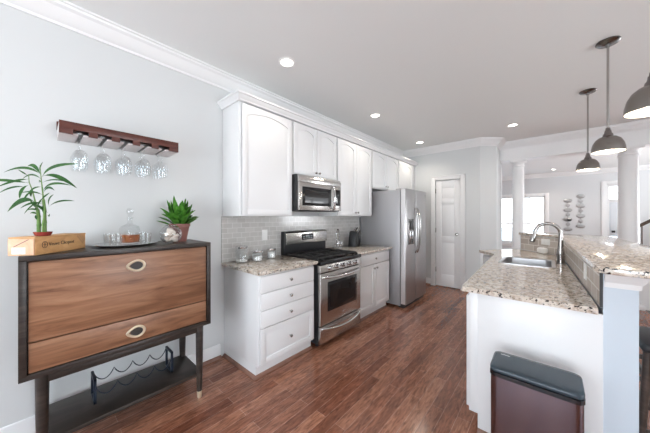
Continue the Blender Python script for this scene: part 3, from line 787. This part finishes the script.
# ================================================================== CEILING LIGHTS
def downlight(label, x, y, watts):
    t_ = thing('recessed_light', label, 'ceiling light', (x, y, H), group='recessed ceiling lights')
    MB().lathe([(.078, 0), (.076, -.005), (.062, -.008), (.054, -.004), (.052, -.001)], (x, y, H - .0005), 32, cap0=False, cap1=False).build('trim_ring', 'trim_white', t_)
    MB().lathe([(.0525, -.001), (.044, -.0035), (.001, -.0045)], (x, y, H - .0005), 28, cap0=False).build('lens', 'lamp_glow', t_)
    d = bpy.data.lights.new('downlight_beam', 'SPOT'); d.energy = watts; d.spot_size = R(135); d.spot_blend = .8; d.color = (1, .90, .78); d.shadow_soft_size = .06
    l = bpy.data.objects.new('downlight_beam', d); COL.objects.link(l); l.parent = t_; l.location = (0, 0, -.03)
downlight('round recessed ceiling light above the near end cabinet', .652, 1.47, 13)
downlight('round recessed ceiling light above the range and microwave', .63, 3.04, 16)
downlight('round recessed ceiling light nearest the pantry wall above the refrigerator', .60, 4.70, 26)
downlight('round recessed ceiling light in front of the beam above the peninsula end', 1.99, 4.73, 14)
downlight('round recessed ceiling light just beyond the beam', 2.55, 7.76, 40)
downlight('round recessed ceiling light nearest the far wall', 2.49, 10.0, 40)

# pendants
px_, py_ = 2.748, 2.962
pend = thing('pendant_lamp', 'middle brushed nickel dome pendant of the three above the bar', 'pendant lamp', (px_, py_, 1.866), group='dome pendants over the bar')
MB().lathe([(.002, H - .001), (.068, H - .001), (.070, H - .010), (.060, H - .020), (.016, H - .026), (.012, H - .045)], (px_, py_, 0), 28).build('canopy', 'nickel_dark', pend)
MB().lathe([(.0075, 2.07), (.0075, H - .03)], (px_, py_, 0), 10).build('stem', 'nickel', pend)
MB().lathe([(.008, 2.065), (.013, 2.06), (.014, 2.045), (.018, 2.042), (.021, 2.020), (.028, 2.012), (.030, 1.994), (.02, 1.990)], (px_, py_, 0), 24).build('socket_cap', 'nickel_dark', pend)
dome = [(.030, 1.995), (.050, 1.988), (.070, 1.970), (.085, 1.940), (.093, 1.905), (.095, 1.874)]
sh = MB().lathe(dome + [(.0945, 1.874)], (px_, py_, 0), 40, cap0=False, cap1=False).build('lamp_shade', 'shade_nickel', pend)
MB().lathe([(r_ - .004, z - .002) for r_, z in dome[:-1]] + [(.0915, 1.8745), (.0945, 1.882)], (px_, py_, 0), 40, cap0=True, cap1=False).build('shade_lining', 'shade_inside', sh, label='white inside of the shade')
MB().lathe([(.012, 1.985), (.014, 1.955), (.028, 1.925), (.030, 1.905), (.022, 1.885), (.002, 1.878)], (px_, py_, 0), 18).build('bulb', 'bulb_glow', pend)
def bulb(par):
    d = bpy.data.lights.new('pendant_light', 'POINT'); d.energy = 5; d.color = (1, .86, .68); d.shadow_soft_size = .03
    l = bpy.data.objects.new('pendant_light', d); COL.objects.link(l); l.parent = par; l.location = (0, 0, .003)
p2 = dup(pend, (2.718, 3.985, 1.866), 'smallest-looking brushed nickel dome pendant above the far end of the bar')
p3 = dup(pend, (2.778, 1.952, 1.866), 'nearest brushed nickel dome pendant cut by the right edge')
for q in (pend, p2, p3): bulb(q)

# ================================================================== SIDEBOARD
SB = thing('sideboard', 'walnut sideboard with dark frame and brass pulls against the left wall', 'sideboard', (.23, .41, 0))
y0, y1, z0, z1, x1 = -.065, .883, .543, 1.169, .45
c = MB(); c.box(.03, x1, y0, y1, z1 - .028, z1, .002); c.box(.03, x1, y0, y1, z0, z0 + .028, .002)
c.box(.03, x1, y0, y0 + .028, z0 + .02, z1 - .02, .002); c.box(.03, x1, y1 - .028, y1, z0 + .02, z1 - .02, .002); c.box(.03, .40, y0 + .02, y1 - .02, z0 + .02, z1 - .02)
c.build('carcass', 'espresso', SB, label='dark stained wooden carcass')
def front(nm, za, zb, zp):
    d_ = B(.401, .442, y0 + .033, y1 - .033, za, zb, .002).build(nm, 'walnut', SB, label='walnut veneer front')
    yc = .416; ring = []; ins = []
    for k in range(32):
        a = 2 * math.pi * k / 32; rr_ = 1 + .22 * max(0, -math.cos(a)) ** 6
        ring.append((.447, yc + .040 * math.cos(a) * rr_, zp + .032 * math.sin(a) * (1 - .15 * max(0, -math.cos(a)))))
    MB().tube(ring, .0078, 8, closed=True).build('pull_ring', 'brass', d_, label='brass ring pull with a pointed side')
    MB().lathe([(.033, 0), (.032, .003), (.001, .0025)], (0, 0, 0), 24, 'x', mtx=Matrix.Translation((.4422, yc, zp)) @ Matrix.Diagonal((1, 1.0, .82, 1))).build('pull_cup', 'espresso', d_)
front('drop_front', .731, z1 - .032, 1.057); front('drawer_front', z0 + .032, .724, .640)
for yl, rot in ((.015, 0), (.812, 0)):
    for xl in (.075, .415):
        l_ = MB(); l_.tube([(xl, yl, z0 - .001), (xl, yl, .30), (xl, yl, .05)], [.027, .024, .018], 14)
        leg = l_.build('leg', 'espresso', SB)
        MB().lathe([(.0155, 0), (.0182, .0495), (.0165, .0497)], (xl, yl, 0), 14).build('foot_cap', 'brass', leg, label='brass foot cap')
ap = MB(); ap.box(.40, .43, .03, .80, .498, .5425, .002); ap.box(.06, .09, .03, .80, .498, .5425, .002); ap.box(.06, .43, .005, .03, .50, .5425, .002); ap.box(.06, .43, .80, .825, .50, .5425, .002)
ap.build('apron', 'espresso', SB)
B(.055, .425, .0, .83, .168, .190, .002).build('lower_shelf', 'espresso', SB)

# wine rack on the lower shelf
WR = thing('wine_rack', 'black metal wire wine rack standing on the lower shelf of the sideboard', 'wine rack', (.2, .46, .1905))
for y in (.238, .672):
    f = MB()
    for x in (.145, .265): f.box(x - .007, x + .007, y - .007, y + .007, .1905, .345, .001)
    f.box(.138, .272, y - .007, y + .007, .331, .345, .001); f.box(.138, .272, y - .007, y + .007, .1905, .205, .001)
    f.build('end_frame', 'navy_metal', WR)
for x in (.145, .265):
    P = []; nloop = 4
    for k in range(nloop * 12 + 1):
        s_ = k / 12; fr = s_ % 1; P.append((x, .245 + (.665 - .245) * s_ / nloop, (.325 if x < .2 else .285) - .055 * math.sin(math.pi * fr) ** .75))
    MB().tube(P, .0035, 6).build('wire', 'navy_metal', WR)

# ================================================================== ON THE SIDEBOARD
ZS = 1.1695
# wooden wine box, turned about 40 degrees
cA, cB, cL = Vector((.446, -.009)), Vector((.194, .200)), Vector((.359, -.085))
ang = math.atan2((cB - cA).y, (cB - cA).x)
wb = thing('wooden_wine_box', 'pale wooden wine box with dark lettering under the bamboo plant', 'box', (cA.x, cA.y, ZS), ang)
Lb, Wb, Hb = .328, .116, .094
wbody = B(0, Lb, -.002 + .002, Wb, 0, Hb, .0015) if False else B(0, Lb, 0, Wb, 0, Hb - .008, .0015)
wbody.build('body', 'pine', wb, local=True)
B(-.001, Lb + .001, -.001, Wb + .001, Hb - .0075, Hb, .001).build('sliding_lid', 'pine', wb, local=True)
B(-.006, -.0005, .002, Wb - .002, .002, Hb - .009, .001).build('end_board', 'pine_end', wb, local=True)
def text_mesh(name, s, size, mtx, material, parent, shear=0, depth=.0006):
    cu = bpy.data.curves.new(name, 'FONT'); cu.body = s; cu.size = size; cu.shear = shear; cu.extrude = depth; cu.align_x = 'LEFT'
    to = bpy.data.objects.new('tmp', cu); COL.objects.link(to)
    dg = bpy.context.evaluated_depsgraph_get(); me = bpy.data.meshes.new_from_object(to.evaluated_get(dg))
    bpy.data.objects.remove(to); bpy.data.curves.remove(cu)
    me.transform(mtx); me.materials.clear(); me.materials.append(M[material]); me.name = name
    o = bpy.data.objects.new(name, me); COL.objects.link(o); o.parent = parent; ORG[o.name] = Vector((0, 0, 0)); return o
text_mesh('lettering', 'Veuve Clicquot', .0265, Matrix.Translation((.074, -.0008, .042)) @ Matrix.Rotation(R(90), 4, 'X'), 'ink', wb)
em = MB(); em.tube([(.052 + .015 * math.cos(2 * math.pi * k / 20), -.0006, .050 + .017 * math.sin(2 * math.pi * k / 20)) for k in range(20)], .0012, 6, closed=True)
em.box(.0508, .0532, -.0012, -.0002, .036, .064); em.box(.043, .061, -.0012, -.0002, .049, .051)
em.build('emblem', 'ink', wb, local=True)
MB().box(-.0068, -.0062, .038, .096, .010, .042).build('sticker', 'paper', wb, local=True, label='white sticker')
em = MB()
for k in range(7): em.box(-.0072, -.0069, .046 + k * .006, .049 + k * .006, .020, .036)
em.build('sticker_code', 'label_grey', wb, local=True)
em = MB(); em.prism([(.02, .082), (.026, .083), (.092, .046), (.086, .045)], -.0067, -.0062, lambda u, v, n: (n, u, v)); em.build('printed_ribbon', 'terracotta', wb, local=True)
em = MB()
for k in range(3): em.prism([(.262 + k * .018, .082), (.265 + k * .018, .082), (.312 + k * .005, .03 + k * .012), (.309 + k * .005, .03 + k * .012)], -.0008, -.0002, lambda u, v, n: (u, n, v))
em.build('printed_ribbon', 'shoe_wood', wb, local=True)

# lucky bamboo
PR = Vector((.749, .6626, 0)); PN = Vector((.6626, -.749, 0)); PB = Vector((.372, .018, ZS + Hb + .0008))
bam = thing('bamboo_plant', 'lucky bamboo plant in a low red pot standing on the wooden wine box', 'plant', PB)
MB().lathe([(.022, 0), (.030, .003), (.037, .022), (.034, .022), (.028, .014), (.002, .013)], PB, 22).build('pot', 'red_pot', bam)
MB().lathe([(.028, .013), (.020, .017), (.002, .018)], PB, 18, cap0=False).build('soil', 'soil', bam)
def ip(X, Y, d=0): return PB + PR * ((X - 213) * .00105) + Vector((0, 0, (400 - Y) * .00105)) + PN * d
def stem(pts, r0, r1):
    n = len(pts); P = []; rs = []
    for i in range(n - 1):
        for k in range(5):
            s_ = k / 5; P.append(pts[i].lerp(pts[i + 1], s_)); q = r0 + (r1 - r0) * (i + s_) / (n - 1); rs.append(q * (1.18 if k == 0 else 1))
    P.append(pts[-1]); rs.append(r1)
    MB().tube(P, rs, 10).build('stem', 'bamboo_stem', bam)
stem([ip(196, 386, .005), ip(198, 345, .005), ip(190, 300), ip(186, 265)], .0085, .007)
stem([ip(186, 265), ip(172, 220), ip(160, 170), ip(142, 125), ip(140, 85)], .0036, .0014)
stem([ip(212, 386, -.01), ip(212, 330, -.01), ip(211, 270, -.01), ip(207, 215, -.008)], .0075, .006)
stem([ip(207, 215, -.008), ip(210, 160), ip(204, 110), ip(198, 40)], .0036, .0012)
stem([ip(226, 386, .012), ip(228, 340, .014), ip(238, 290, .016), ip(242, 245, .018)], .0055, .003)
def leaf_mesh(P0, P1, P2, w, face, mb=None, n=12, pet=.12, fold=.25):
    """pointed blade along a quadratic curve, lightly folded along the midrib"""
    b = bmesh.new(); rows = []
    for k in range(n + 1):
        s_ = k / n; p = P0 * (1 - s_) ** 2 + P1 * 2 * s_ * (1 - s_) + P2 * s_ * s_
        tg = ((P1 - P0) * (1 - s_) + (P2 - P1) * s_).normalized(); sd = tg.cross(face).normalized(); up = sd.cross(tg)
        q = 0 if s_ < pet else (s_ - pet) / (1 - pet)
        ww = w * (.10 if s_ < pet else max(.10 * (1 - q), (math.sin(math.pi * min(1, q * .93 + .05)) ** .8) * (1 - .25 * q))) if k < n else w * .02
        rows.append([b.verts.new(p - sd * ww * .5 + up * ww * fold), b.verts.new(p), b.verts.new(p + sd * ww * .5 + up * ww * fold)])
    for a, c in zip(rows, rows[1:]):
        b.faces.new((a[0], a[1], c[1], c[0])); b.faces.new((a[1], a[2], c[2], c[1]))
    bmesh.ops.solidify(b, geom=b.faces[:], thickness=.0006)
    mb = mb or MB(); mb._merge(b); return mb
LV = [((203, 90), (165, 20), (110, 42), 20), ((205, 88), (130, 25), (5, 76), 17), ((208, 100), (255, 30), (425, 38), 19), ((212, 95), (262, 70), (342, 152), 24),
      ((205, 112), (150, 62), (82, 112), 10), ((140, 130), (70, 118), (-12, 124), 17), ((140, 110), (95, 118), (38, 158), 17), ((122, 150), (70, 142), (18, 186), 11),
      ((140, 140), (118, 160), (124, 212), 24), ((212, 175), (245, 115), (368, 144), 17), ((215, 180), (255, 135), (304, 172), 13), ((160, 160), (175, 180), (198, 204), 17),
      ((168, 225), (115, 190), (15, 278), 30), ((243, 248), (262, 215), (322, 193), 17), ((243, 252), (300, 215), (408, 224), 13), ((240, 300), (262, 285), (282, 303), 12),
      ((186, 272), (160, 258), (133, 268), 11), ((188, 292), (165, 275), (150, 287), 11), ((210, 205), (235, 215), (243, 255), 17), ((208, 130), (175, 105), (160, 128), 9),
      ((206, 235), (190, 225), (172, 262), 17), ((210, 250), (228, 235), (238, 280), 14), ((190, 262), (172, 240), (158, 215), 14), ((204, 215), (222, 200), (240, 178), 13), ((188, 285), (182, 300), (205, 318), 12),
      ((205, 150), (180, 150), (168, 196), 15), ((209, 190), (190, 170), (150, 186), 12), ((160, 172), (140, 190), (150, 232), 14), ((207, 225), (185, 235), (176, 290), 13), ((214, 262), (240, 262), (246, 240), 12),
      ((238, 282), (228, 262), (212, 240), 11), ((186, 275), (200, 250), (226, 262), 12), ((198, 70), (190, 50), (196, 18), 8), ((141, 98), (138, 82), (146, 70), 8), ((208, 128), (250, 100), (300, 120), 10)]
random.seed(3)
for a, c, d, w_ in LV:
    dz = random.uniform(-.05, .07); face = (PN + Vector((0, 0, random.uniform(.1, .7)))).normalized()
    leaf_mesh(ip(*a), ip(*c, dz * .4), ip(*d, dz), w_ * .00105 * 1.0, face).build('leaf', 'bamboo_leaf', bam, smooth=60)

# round tray with decanter and glasses
tcx, tcy = .232, .405
ty = thing('serving_tray', 'round silver serving tray under the glass decanter', 'tray', (tcx, tcy, ZS))
MB().lathe([(.14, 0), (.150, .002), (.172, .012), (.178, .016), (.176, .018), (.168, .014), (.146, .006), (.002, .006)], (tcx, tcy, ZS + .0003), 48).build('dish', 'silver_tray', ty)
ZT_ = ZS + .0068
dc = thing('decanter', 'square cut glass decanter half full of amber spirit on the silver tray', 'decanter', (.215, .425, ZT_), R(30))
def sq(h, r, z, k=4): return rrect(-h, h, -h, h, r, z, k)
MB(Matrix.Diagonal((1, 1, 1.24, 1))).loft([sq(.030, .008, 0), sq(.041, .01, .003), sq(.045, .01, .01), sq(.045, .012, .085), sq(.040, .015, .10), sq(.020, .0195, .112), sq(.015, .0149, .118), sq(.014, .0139, .140), sq(.020, .0199, .146), sq(.020, .0199, .149)]).build('bottle', 'decanter_glass', dc, local=True)
MB(Matrix.Diagonal((1, 1, 1.24, 1))).loft([sq(.038, .008, .010), sq(.040, .008, .013), sq(.040, .009, .052)]).build('spirit', 'whisky', dc, local=True)
MB(Matrix.Diagonal((1, 1, 1.24, 1))).lathe([(.011, .140), (.013, .150), (.010, .158), (.019, .172), (.022, .184), (.018, .197), (.002, .203)], (0, 0, 0), 20).build('stopper', 'decanter_glass', dc, local=True)
def tumbler(loc, label):
    g_ = MB().lathe([(.002, 0), (.030, 0), (.033, .004), (.037, .075), (.0355, .0755), (.032, .010), (.002, .009)], loc, 24).build('tumbler', 'decanter_glass', at=loc)
    return tag(g_, label, 'glass', 'tumblers on the silver tray')
tumbler((.285, .335, ZT_), 'short glass tumbler on the silver tray left of and before the decanter')
tumbler((.175, .325, ZT_), 'short glass tumbler on the silver tray leftmost, nearer the wall')
tumbler((.165, .500, ZT_), 'short glass tumbler on the silver tray right of the decanter, nearer the wall')
tumbler((.275, .500, ZT_), 'short glass tumbler on the silver tray right of the decanter, nearer the front')

# glass globe of shells
gx, gy, gr = .300, .655, .073
gl_ = thing('glass_globe', 'round open glass bowl filled with pale shells beside the small potted plant', 'bowl', (gx, gy, ZS))
pr = [(.002, .001), (.036, .001)] + [(gr * math.sin(math.pi * (.17 + .66 * k / 14)), gr * .92 - gr * math.cos(math.pi * (.17 + .66 * k / 14))) for k in range(15)]
inner = [(r_ - .0025, max(z, .004)) for r_, z in pr[::-1]]
MB().lathe(pr + [(pr[-1][0], pr[-1][1] + .003)] + inner, (gx, gy, ZS + .0003), 32).build('bowl', 'clear_glass', gl_)
MB().tube([(gx + pr[-1][0] * math.cos(2 * math.pi * k / 28), gy + pr[-1][0] * math.sin(2 * math.pi * k / 28), ZS + pr[-1][1] + .003) for k in range(28)], .003, 8, closed=True).build('rim', 'clear_glass', gl_)
random.seed(11)
shb = MB()
rings = []
for k in range(15):      # ribbed spiral shell: a tapering coil
    pass
P = []; rs = []
for k in range(46):
    a = k * .42; q = 1 - k / 48; P.append((.011 * q * math.cos(a), .011 * q * math.sin(a), .030 * (1 - q) * 1.1)); rs.append(.0115 * q + .0008)
shb.tube(P, rs, 8)
shell0 = shb.build('seashell', 'shell_white', at=(0, 0, 0), smooth=70)
tag(shell0, 'pale seashell inside the round glass bowl', 'seashell', 'seashells in the glass bowl')
spots = [(.0, .0, .024), (.030, .006, .028), (-.030, .004, .028), (.004, .032, .028), (.0, -.031, .028), (.022, -.022, .058), (-.022, -.018, .058), (.020, .024, .060), (-.020, .024, .060), (.0, .0, .085), (.032, -.002, .078), (-.026, .0, .09)]
for i, (a, c, z) in enumerate(spots):
    s_ = shell0 if i == 0 else shell0.copy()
    if i: COL.objects.link(s_)
    s_.location = (gx + a, gy + c, ZS + z); s_.rotation_euler = (random.uniform(0, 6), random.uniform(0, 6), random.uniform(0, 6)); s_.scale = (1.05,) * 3

# small potted plant
qx, qy = .205, .745
pp_ = thing('potted_plant', 'bushy green plant in a brownish pink pot on the right end of the sideboard', 'plant', (qx, qy, ZS))
MB().lathe([(.042, 0), (.048, .002), (.070, .118), (.076, .120), (.077, .140), (.072, .140), (.068, .120), (.002, .118)], (qx, qy, ZS + .0003), 30).build('pot', 'terracotta', pp_)
MB().lathe([(.067, .1195), (.03, .124), (.002, .125)], (qx, qy, ZS), 20, cap0=False).build('soil', 'soil', pp_)
random.seed(5)
for i in range(56):
    ring = i % 4; a = i * 2.39996; tilt = (.10, .38, .70, 1.05)[ring] + random.uniform(-.12, .12)
    L_ = (.190, .170, .140, .115)[ring] * random.uniform(.85, 1.12)
    d_ = Vector((math.cos(a) * math.sin(tilt), math.sin(a) * math.sin(tilt), math.cos(tilt)))
    b0 = Vector((qx, qy, ZS + .118)) + Vector((math.cos(a), math.sin(a), 0)) * (.012 + .01 * ring) + Vector((0, 0, .02 * (i % 3)))
    d2_ = (d_ + Vector((math.cos(a), math.sin(a), .35)) * .30).normalized()
    upv = Vector((0, 0, 1)) if tilt > .4 else Vector((math.cos(a), math.sin(a), .3))
    face = (upv - d_ * upv.dot(d_)).normalized()
    leaf_mesh(b0, b0 + d_ * L_ * .55, b0 + d_ * L_ * .55 + d2_ * L_ * .45, .056, face, n=9, pet=.06).build('leaf', 'pot_leaf', pp_, smooth=60)

# ================================================================== GLASS RACK
RK = thing('glass_rack', 'dark wooden wall rack holding upside-down stemmed glasses above the sideboard', 'rack', (.12, .40, 1.865))
ra, rb = .082, .722
sl = [.176 + .112 * i for i in range(5)]
f = MB(); f.box(.236, .252, ra, rb, 1.893, 1.938, .001); 
edges = [ra] + sl + [rb]
for i in range(6):
    a = edges[i] + (.0 if i == 0 else .035); c = edges[i + 1] - (0 if i == 5 else .035)
    f.box(.237, .251, a, c, 1.864, 1.894)
f.build('fascia', 'rack_wood', RK)
B(.002, .237, ra, rb, 1.928, 1.938, .001).build('top_board', 'rack_wood', RK)
B(.004, .236, ra, ra + .012, 1.873, 1.928).build('end_board', 'slat_pale', RK); B(.004, .236, rb - .012, rb, 1.873, 1.928).build('end_board', 'slat_pale', RK)
B(.0005, .018, ra - .002, rb, 1.93, 1.985, .001).build('wall_cleat', 'rack_wood', RK)
for i in range(6):
    a = edges[i] + (.0 if i == 0 else .011); c = edges[i + 1] - (0 if i == 5 else .011)
    B(.003, .2365, a, c, 1.863, 1.873, .0008).build('slat', 'slat_pale', RK, label='underside slat with reflected light painted pale')  # pale colour stands in for light reflected off the underside
GZ = 1.882
wg0 = thing('wine_glass', 'tmp', 'wine glass', (.2, sl[0], 1.62), 0, 'stemmed glasses hanging from the rack')
GH = GZ + .004 - 1.62
MB().lathe([(.034, GH), (.033, GH - .003), (.010, GH - .007), (.0042, GH - .016)], (0, 0, 0), 24, cap1=False).build('foot', 'clear_glass', wg0, local=True)
MB().lathe([(.0042, GH - .016), (.0038, GH - .05), (.0042, GH - .085), (.007, GH - .098)], (0, 0, 0), 12, cap0=False, cap1=False).build('stem', 'clear_glass', wg0, local=True)
MB().lathe([(.007, GH - .098), (.022, GH - .106), (.036, GH - .125), (.041, GH - .150), (.040, GH - .180), (.034, GH - .222), (.033, GH - .222), (.0385, GH - .180), (.0395, GH - .150), (.034, GH - .127), (.020, GH - .109), (.002, GH - .104)], (0, 0, 0), 28, cap0=False).build('bowl', 'clear_glass', wg0, local=True)
place = ['leftmost rack slot', 'second rack slot from the left', 'middle rack slot', 'fourth rack slot from the left', 'rightmost rack slot']
first = True
for i, y in enumerate(sl):
    for xg, wh in ((.195, 'front'), (.100, 'rear')):
        lab = 'upside-down stemmed glass hanging at the %s of the %s' % (wh, place[i])
        if first: wg0.location = (xg, y, 1.62); wg0['label'] = lab; first = False
        else: dup(wg0, (xg, y, 1.62), lab)

# ================================================================== ON THE LEFT WORKTOPS
ZC = .9145
def canister(label, x, y, r_, h, fill, fillmat):
    t_ = thing('glass_canister', label, 'canister', (x, y, ZC), group='glass canisters on the granite worktop')
    MB().lathe([(.002, 0), (r_ - .004, 0), (r_, .005), (r_, h - .02), (r_ - .006, h - .012), (r_ - .006, h - .004), (r_ - .009, h - .004), (r_ - .009, h - .012), (r_ - .003, h - .021), (r_ - .003, .008), (.002, .006)], (x, y, ZC), 28).build('jar', 'clear_glass', t_)
    MB().lathe([(.002, .0065), (r_ - .004, .0085), (r_ - .004, .0065 + fill), (.002, .0085 + fill)], (x, y, ZC), 24).build('contents', fillmat, t_)
    MB().lathe([(r_ - .001, h - .010), (r_ + .001, h - .006), (r_ + .001, h + .006), (r_ - .004, h + .010), (.012, h + .011), (.010, h + .018), (.012, h + .022), (.002, h + .024)], (x, y, ZC), 28).build('lid', 'chrome', t_)
canister('tall glass canister with a little dry goods at the bottom, leftmost of three', .125, 1.335, .058, .150, .016, 'sugar')
canister('squat glass canister half full of white sugar, middle of three', .170, 1.485, .052, .098, .045, 'sugar')
canister('small glass canister with cloudy white contents closest to the range', .130, 1.690, .045, .098, .060, 'white_plastic')

# utensil caddy
ux, uy = .125, 2.86
t_ = thing('cruet_stand', 'chrome cruet stand with a tall looped handle behind the range', 'stand', (ux, uy, ZC))
MB().lathe([(.075, 0), (.078, .003), (.078, .010), (.074, .012), (.070, .006), (.002, .006)], (ux, uy, ZC), 28).build('base', 'chrome', t_)
MB().tube([(ux, uy + .028 * sgn, ZC + .0125 + z) for sgn, z in ((-1, 0), (-1, .19))] + [(ux, uy - .028 * math.cos(math.pi * k / 10), ZC + .2025 + .05 * math.sin(math.pi * k / 10)) for k in range(1, 10)] + [(ux, uy + .028, ZC + .19), (ux, uy + .028, ZC + .0125)], .009, 8).build('handle', 'chrome', t_)
MB().lathe([(.002, .250), (.010, .252), (.012, .262), (.008, .272), (.002, .274)], (ux, uy, ZC), 14).build('finial', 'black_matte', t_)
MB().tube([(ux + .045 * math.cos(2 * math.pi * k / 24), uy + .07 * math.sin(2 * math.pi * k / 24), ZC + .055) for k in range(24)], .004, 6, closed=True).build('ring', 'chrome', t_)
for dx, dy, lb in ((.03, -.042, 'small chrome topped shaker in the cruet stand, left'), (.03, .042, 'small chrome topped shaker in the cruet stand, right')):
    s_ = thing('shaker', lb, 'shaker', (ux + dx, uy + dy, ZC + .0125), group='shakers in the cruet stand')
    MB().lathe([(.002, 0), (.018, 0), (.020, .004), (.018, .05), (.016, .052)], (0, 0, 0), 18).build('body', 'decanter_glass', s_, local=True)
    MB().lathe([(.017, .0525), (.019, .055), (.018, .07), (.012, .078), (.002, .08)], (0, 0, 0), 18).build('cap', 'chrome', s_, local=True)

# knife block
kx, ky = .175, 3.19
t_ = thing('knife_block', 'black slanted knife block full of knives beside the refrigerator', 'knife block', (kx, ky, ZC))
mt = Matrix.Translation((kx, ky, ZC)) @ Matrix.Rotation(R(12), 4, 'Z') @ Matrix.Diagonal((1.05, 1.3, 1.08, 1))
MB(mt).prism([(-.075, 0), (.065, 0), (.085, .06), (.075, .10), (-.005, .215), (-.035, .20)], -.055, .055, lambda u, v, n: (n, u * -1 if False else u, v), .004).build('block', 'black_matte', t_)
dirk = Vector((0, .80, .60)).normalized()
for i, (a, z) in enumerate(((-.032, .190), (.0, .190), (.032, .190), (-.034, .152), (-.002, .152), (.030, .152), (-.030, .118), (.005, .118), (.036, .118))):
    yb = -.002 + (.212 - z) / .115 * .080 + .002
    p0 = Vector((a, yb, z)) ; L_ = .11 - .012 * (i // 3)
    k_ = MB(mt); k_.tube([p0 + dirk * .003, p0 + dirk * L_ * .4, p0 + dirk * L_ * .85, p0 + dirk * L_], [.0085, .0095, .010, .007], 10)
    kn = k_.build('knife', 'chrome' if i % 2 == 0 else 'black_matte')
    tag(kn, 'kitchen knife pushed into the slanted black block with only its handle showing', 'knife', 'knives in the knife block')

# ================================================================== TRASH CAN
cx0, cx1, cy0, cy1 = 2.172, 2.522, 1.535, 1.722
tc_ = thing('trash_can', 'slim brushed steel trash can with dark lid in front of the white peninsula', 'trash can', ((cx0 + cx1) / 2, (cy0 + cy1) / 2, 0))
def crr(i, z, r_=.03): return rrect(cx0 + i, cx1 - i, cy0 + i, cy1 - i, r_, z, 5)
MB().loft([crr(.006, 0), crr(.002, .006), crr(.002, .045)]).build('base', 'black_matte', tc_)
MB().loft([crr(.0035, .0455), crr(.0035, .557)]).build('steel_body', 'can_steel', tc_)
MB().loft([crr(.002, .5575), crr(0, .560), crr(0, .577), crr(.004, .579)]).build('rim', 'black_gloss', tc_)
lid = MB()
def lid_ring(i, z0_, r_):
    out = []
    for x, y, z in rrect(cx0 + i, cx1 - i, cy0 + i, cy1 - i, r_, 0, 6):
        t__ = (y - cy0) / (cy1 - cy0); out.append((x, y, .5805 + (z0_ - .5805) * (.55 + .45 * t__ ** .6)))
    return out
lid.loft([lid_ring(.003, .5806, .03), lid_ring(.001, .592, .03), lid_ring(.001, .606, .03), lid_ring(.004, .613, .03), lid_ring(.012, .616, .028), lid_ring(.03, .617, .02)])
lo = lid.build('lid', 'lid_plastic', tc_, smooth=50)
text_mesh('lettering', 'simplehuman', .0075, Matrix.Translation((cx0 + .035 - ORG[tc_.name].x, cy1 - .045 - ORG[tc_.name].y, .6165 - 0)) @ Matrix.Rotation(R(6), 4, 'X'), 'paper', lo)
B(cx0 + .08, cx1 - .08, cy0 - .03, cy0 + .001, .008, .028, .006).build('pedal', 'black_matte', tc_)

# ================================================================== BAR STOOL beyond the half wall
bs = thing('bar_stool', 'dark bar stool tucked under the bar at the right edge', 'stool', (2.985, 2.45, 0))
sx, sy = 2.985, 2.45
MB().box(sx - .19, sx + .19, sy - .19, sy + .19, .60, .65, .02, 3).build('seat', 'black_matte', bs)
for a in (-1, 1):
    for c in (-1, 1): MB().tube([(sx + a * .16, sy + c * .16, .605), (sx + a * .20, sy + c * .20, 0)], [.020, .015], 10).build('leg', 'stair_wood', bs)
for z in (.16, .30, .45):
    q = (.605 - z) / .605 * .04 + .16
    for a in (-1, 1):
        MB().box(sx + a * q - .010, sx + a * q + .010, sy - q, sy + q, z - .014, z + .014, .003).build('rung', 'stair_wood', bs)
        MB().box(sx - q, sx + q, sy + a * q - .010, sy + a * q + .010, z - .014, z + .014, .003).build('rung', 'stair_wood', bs)
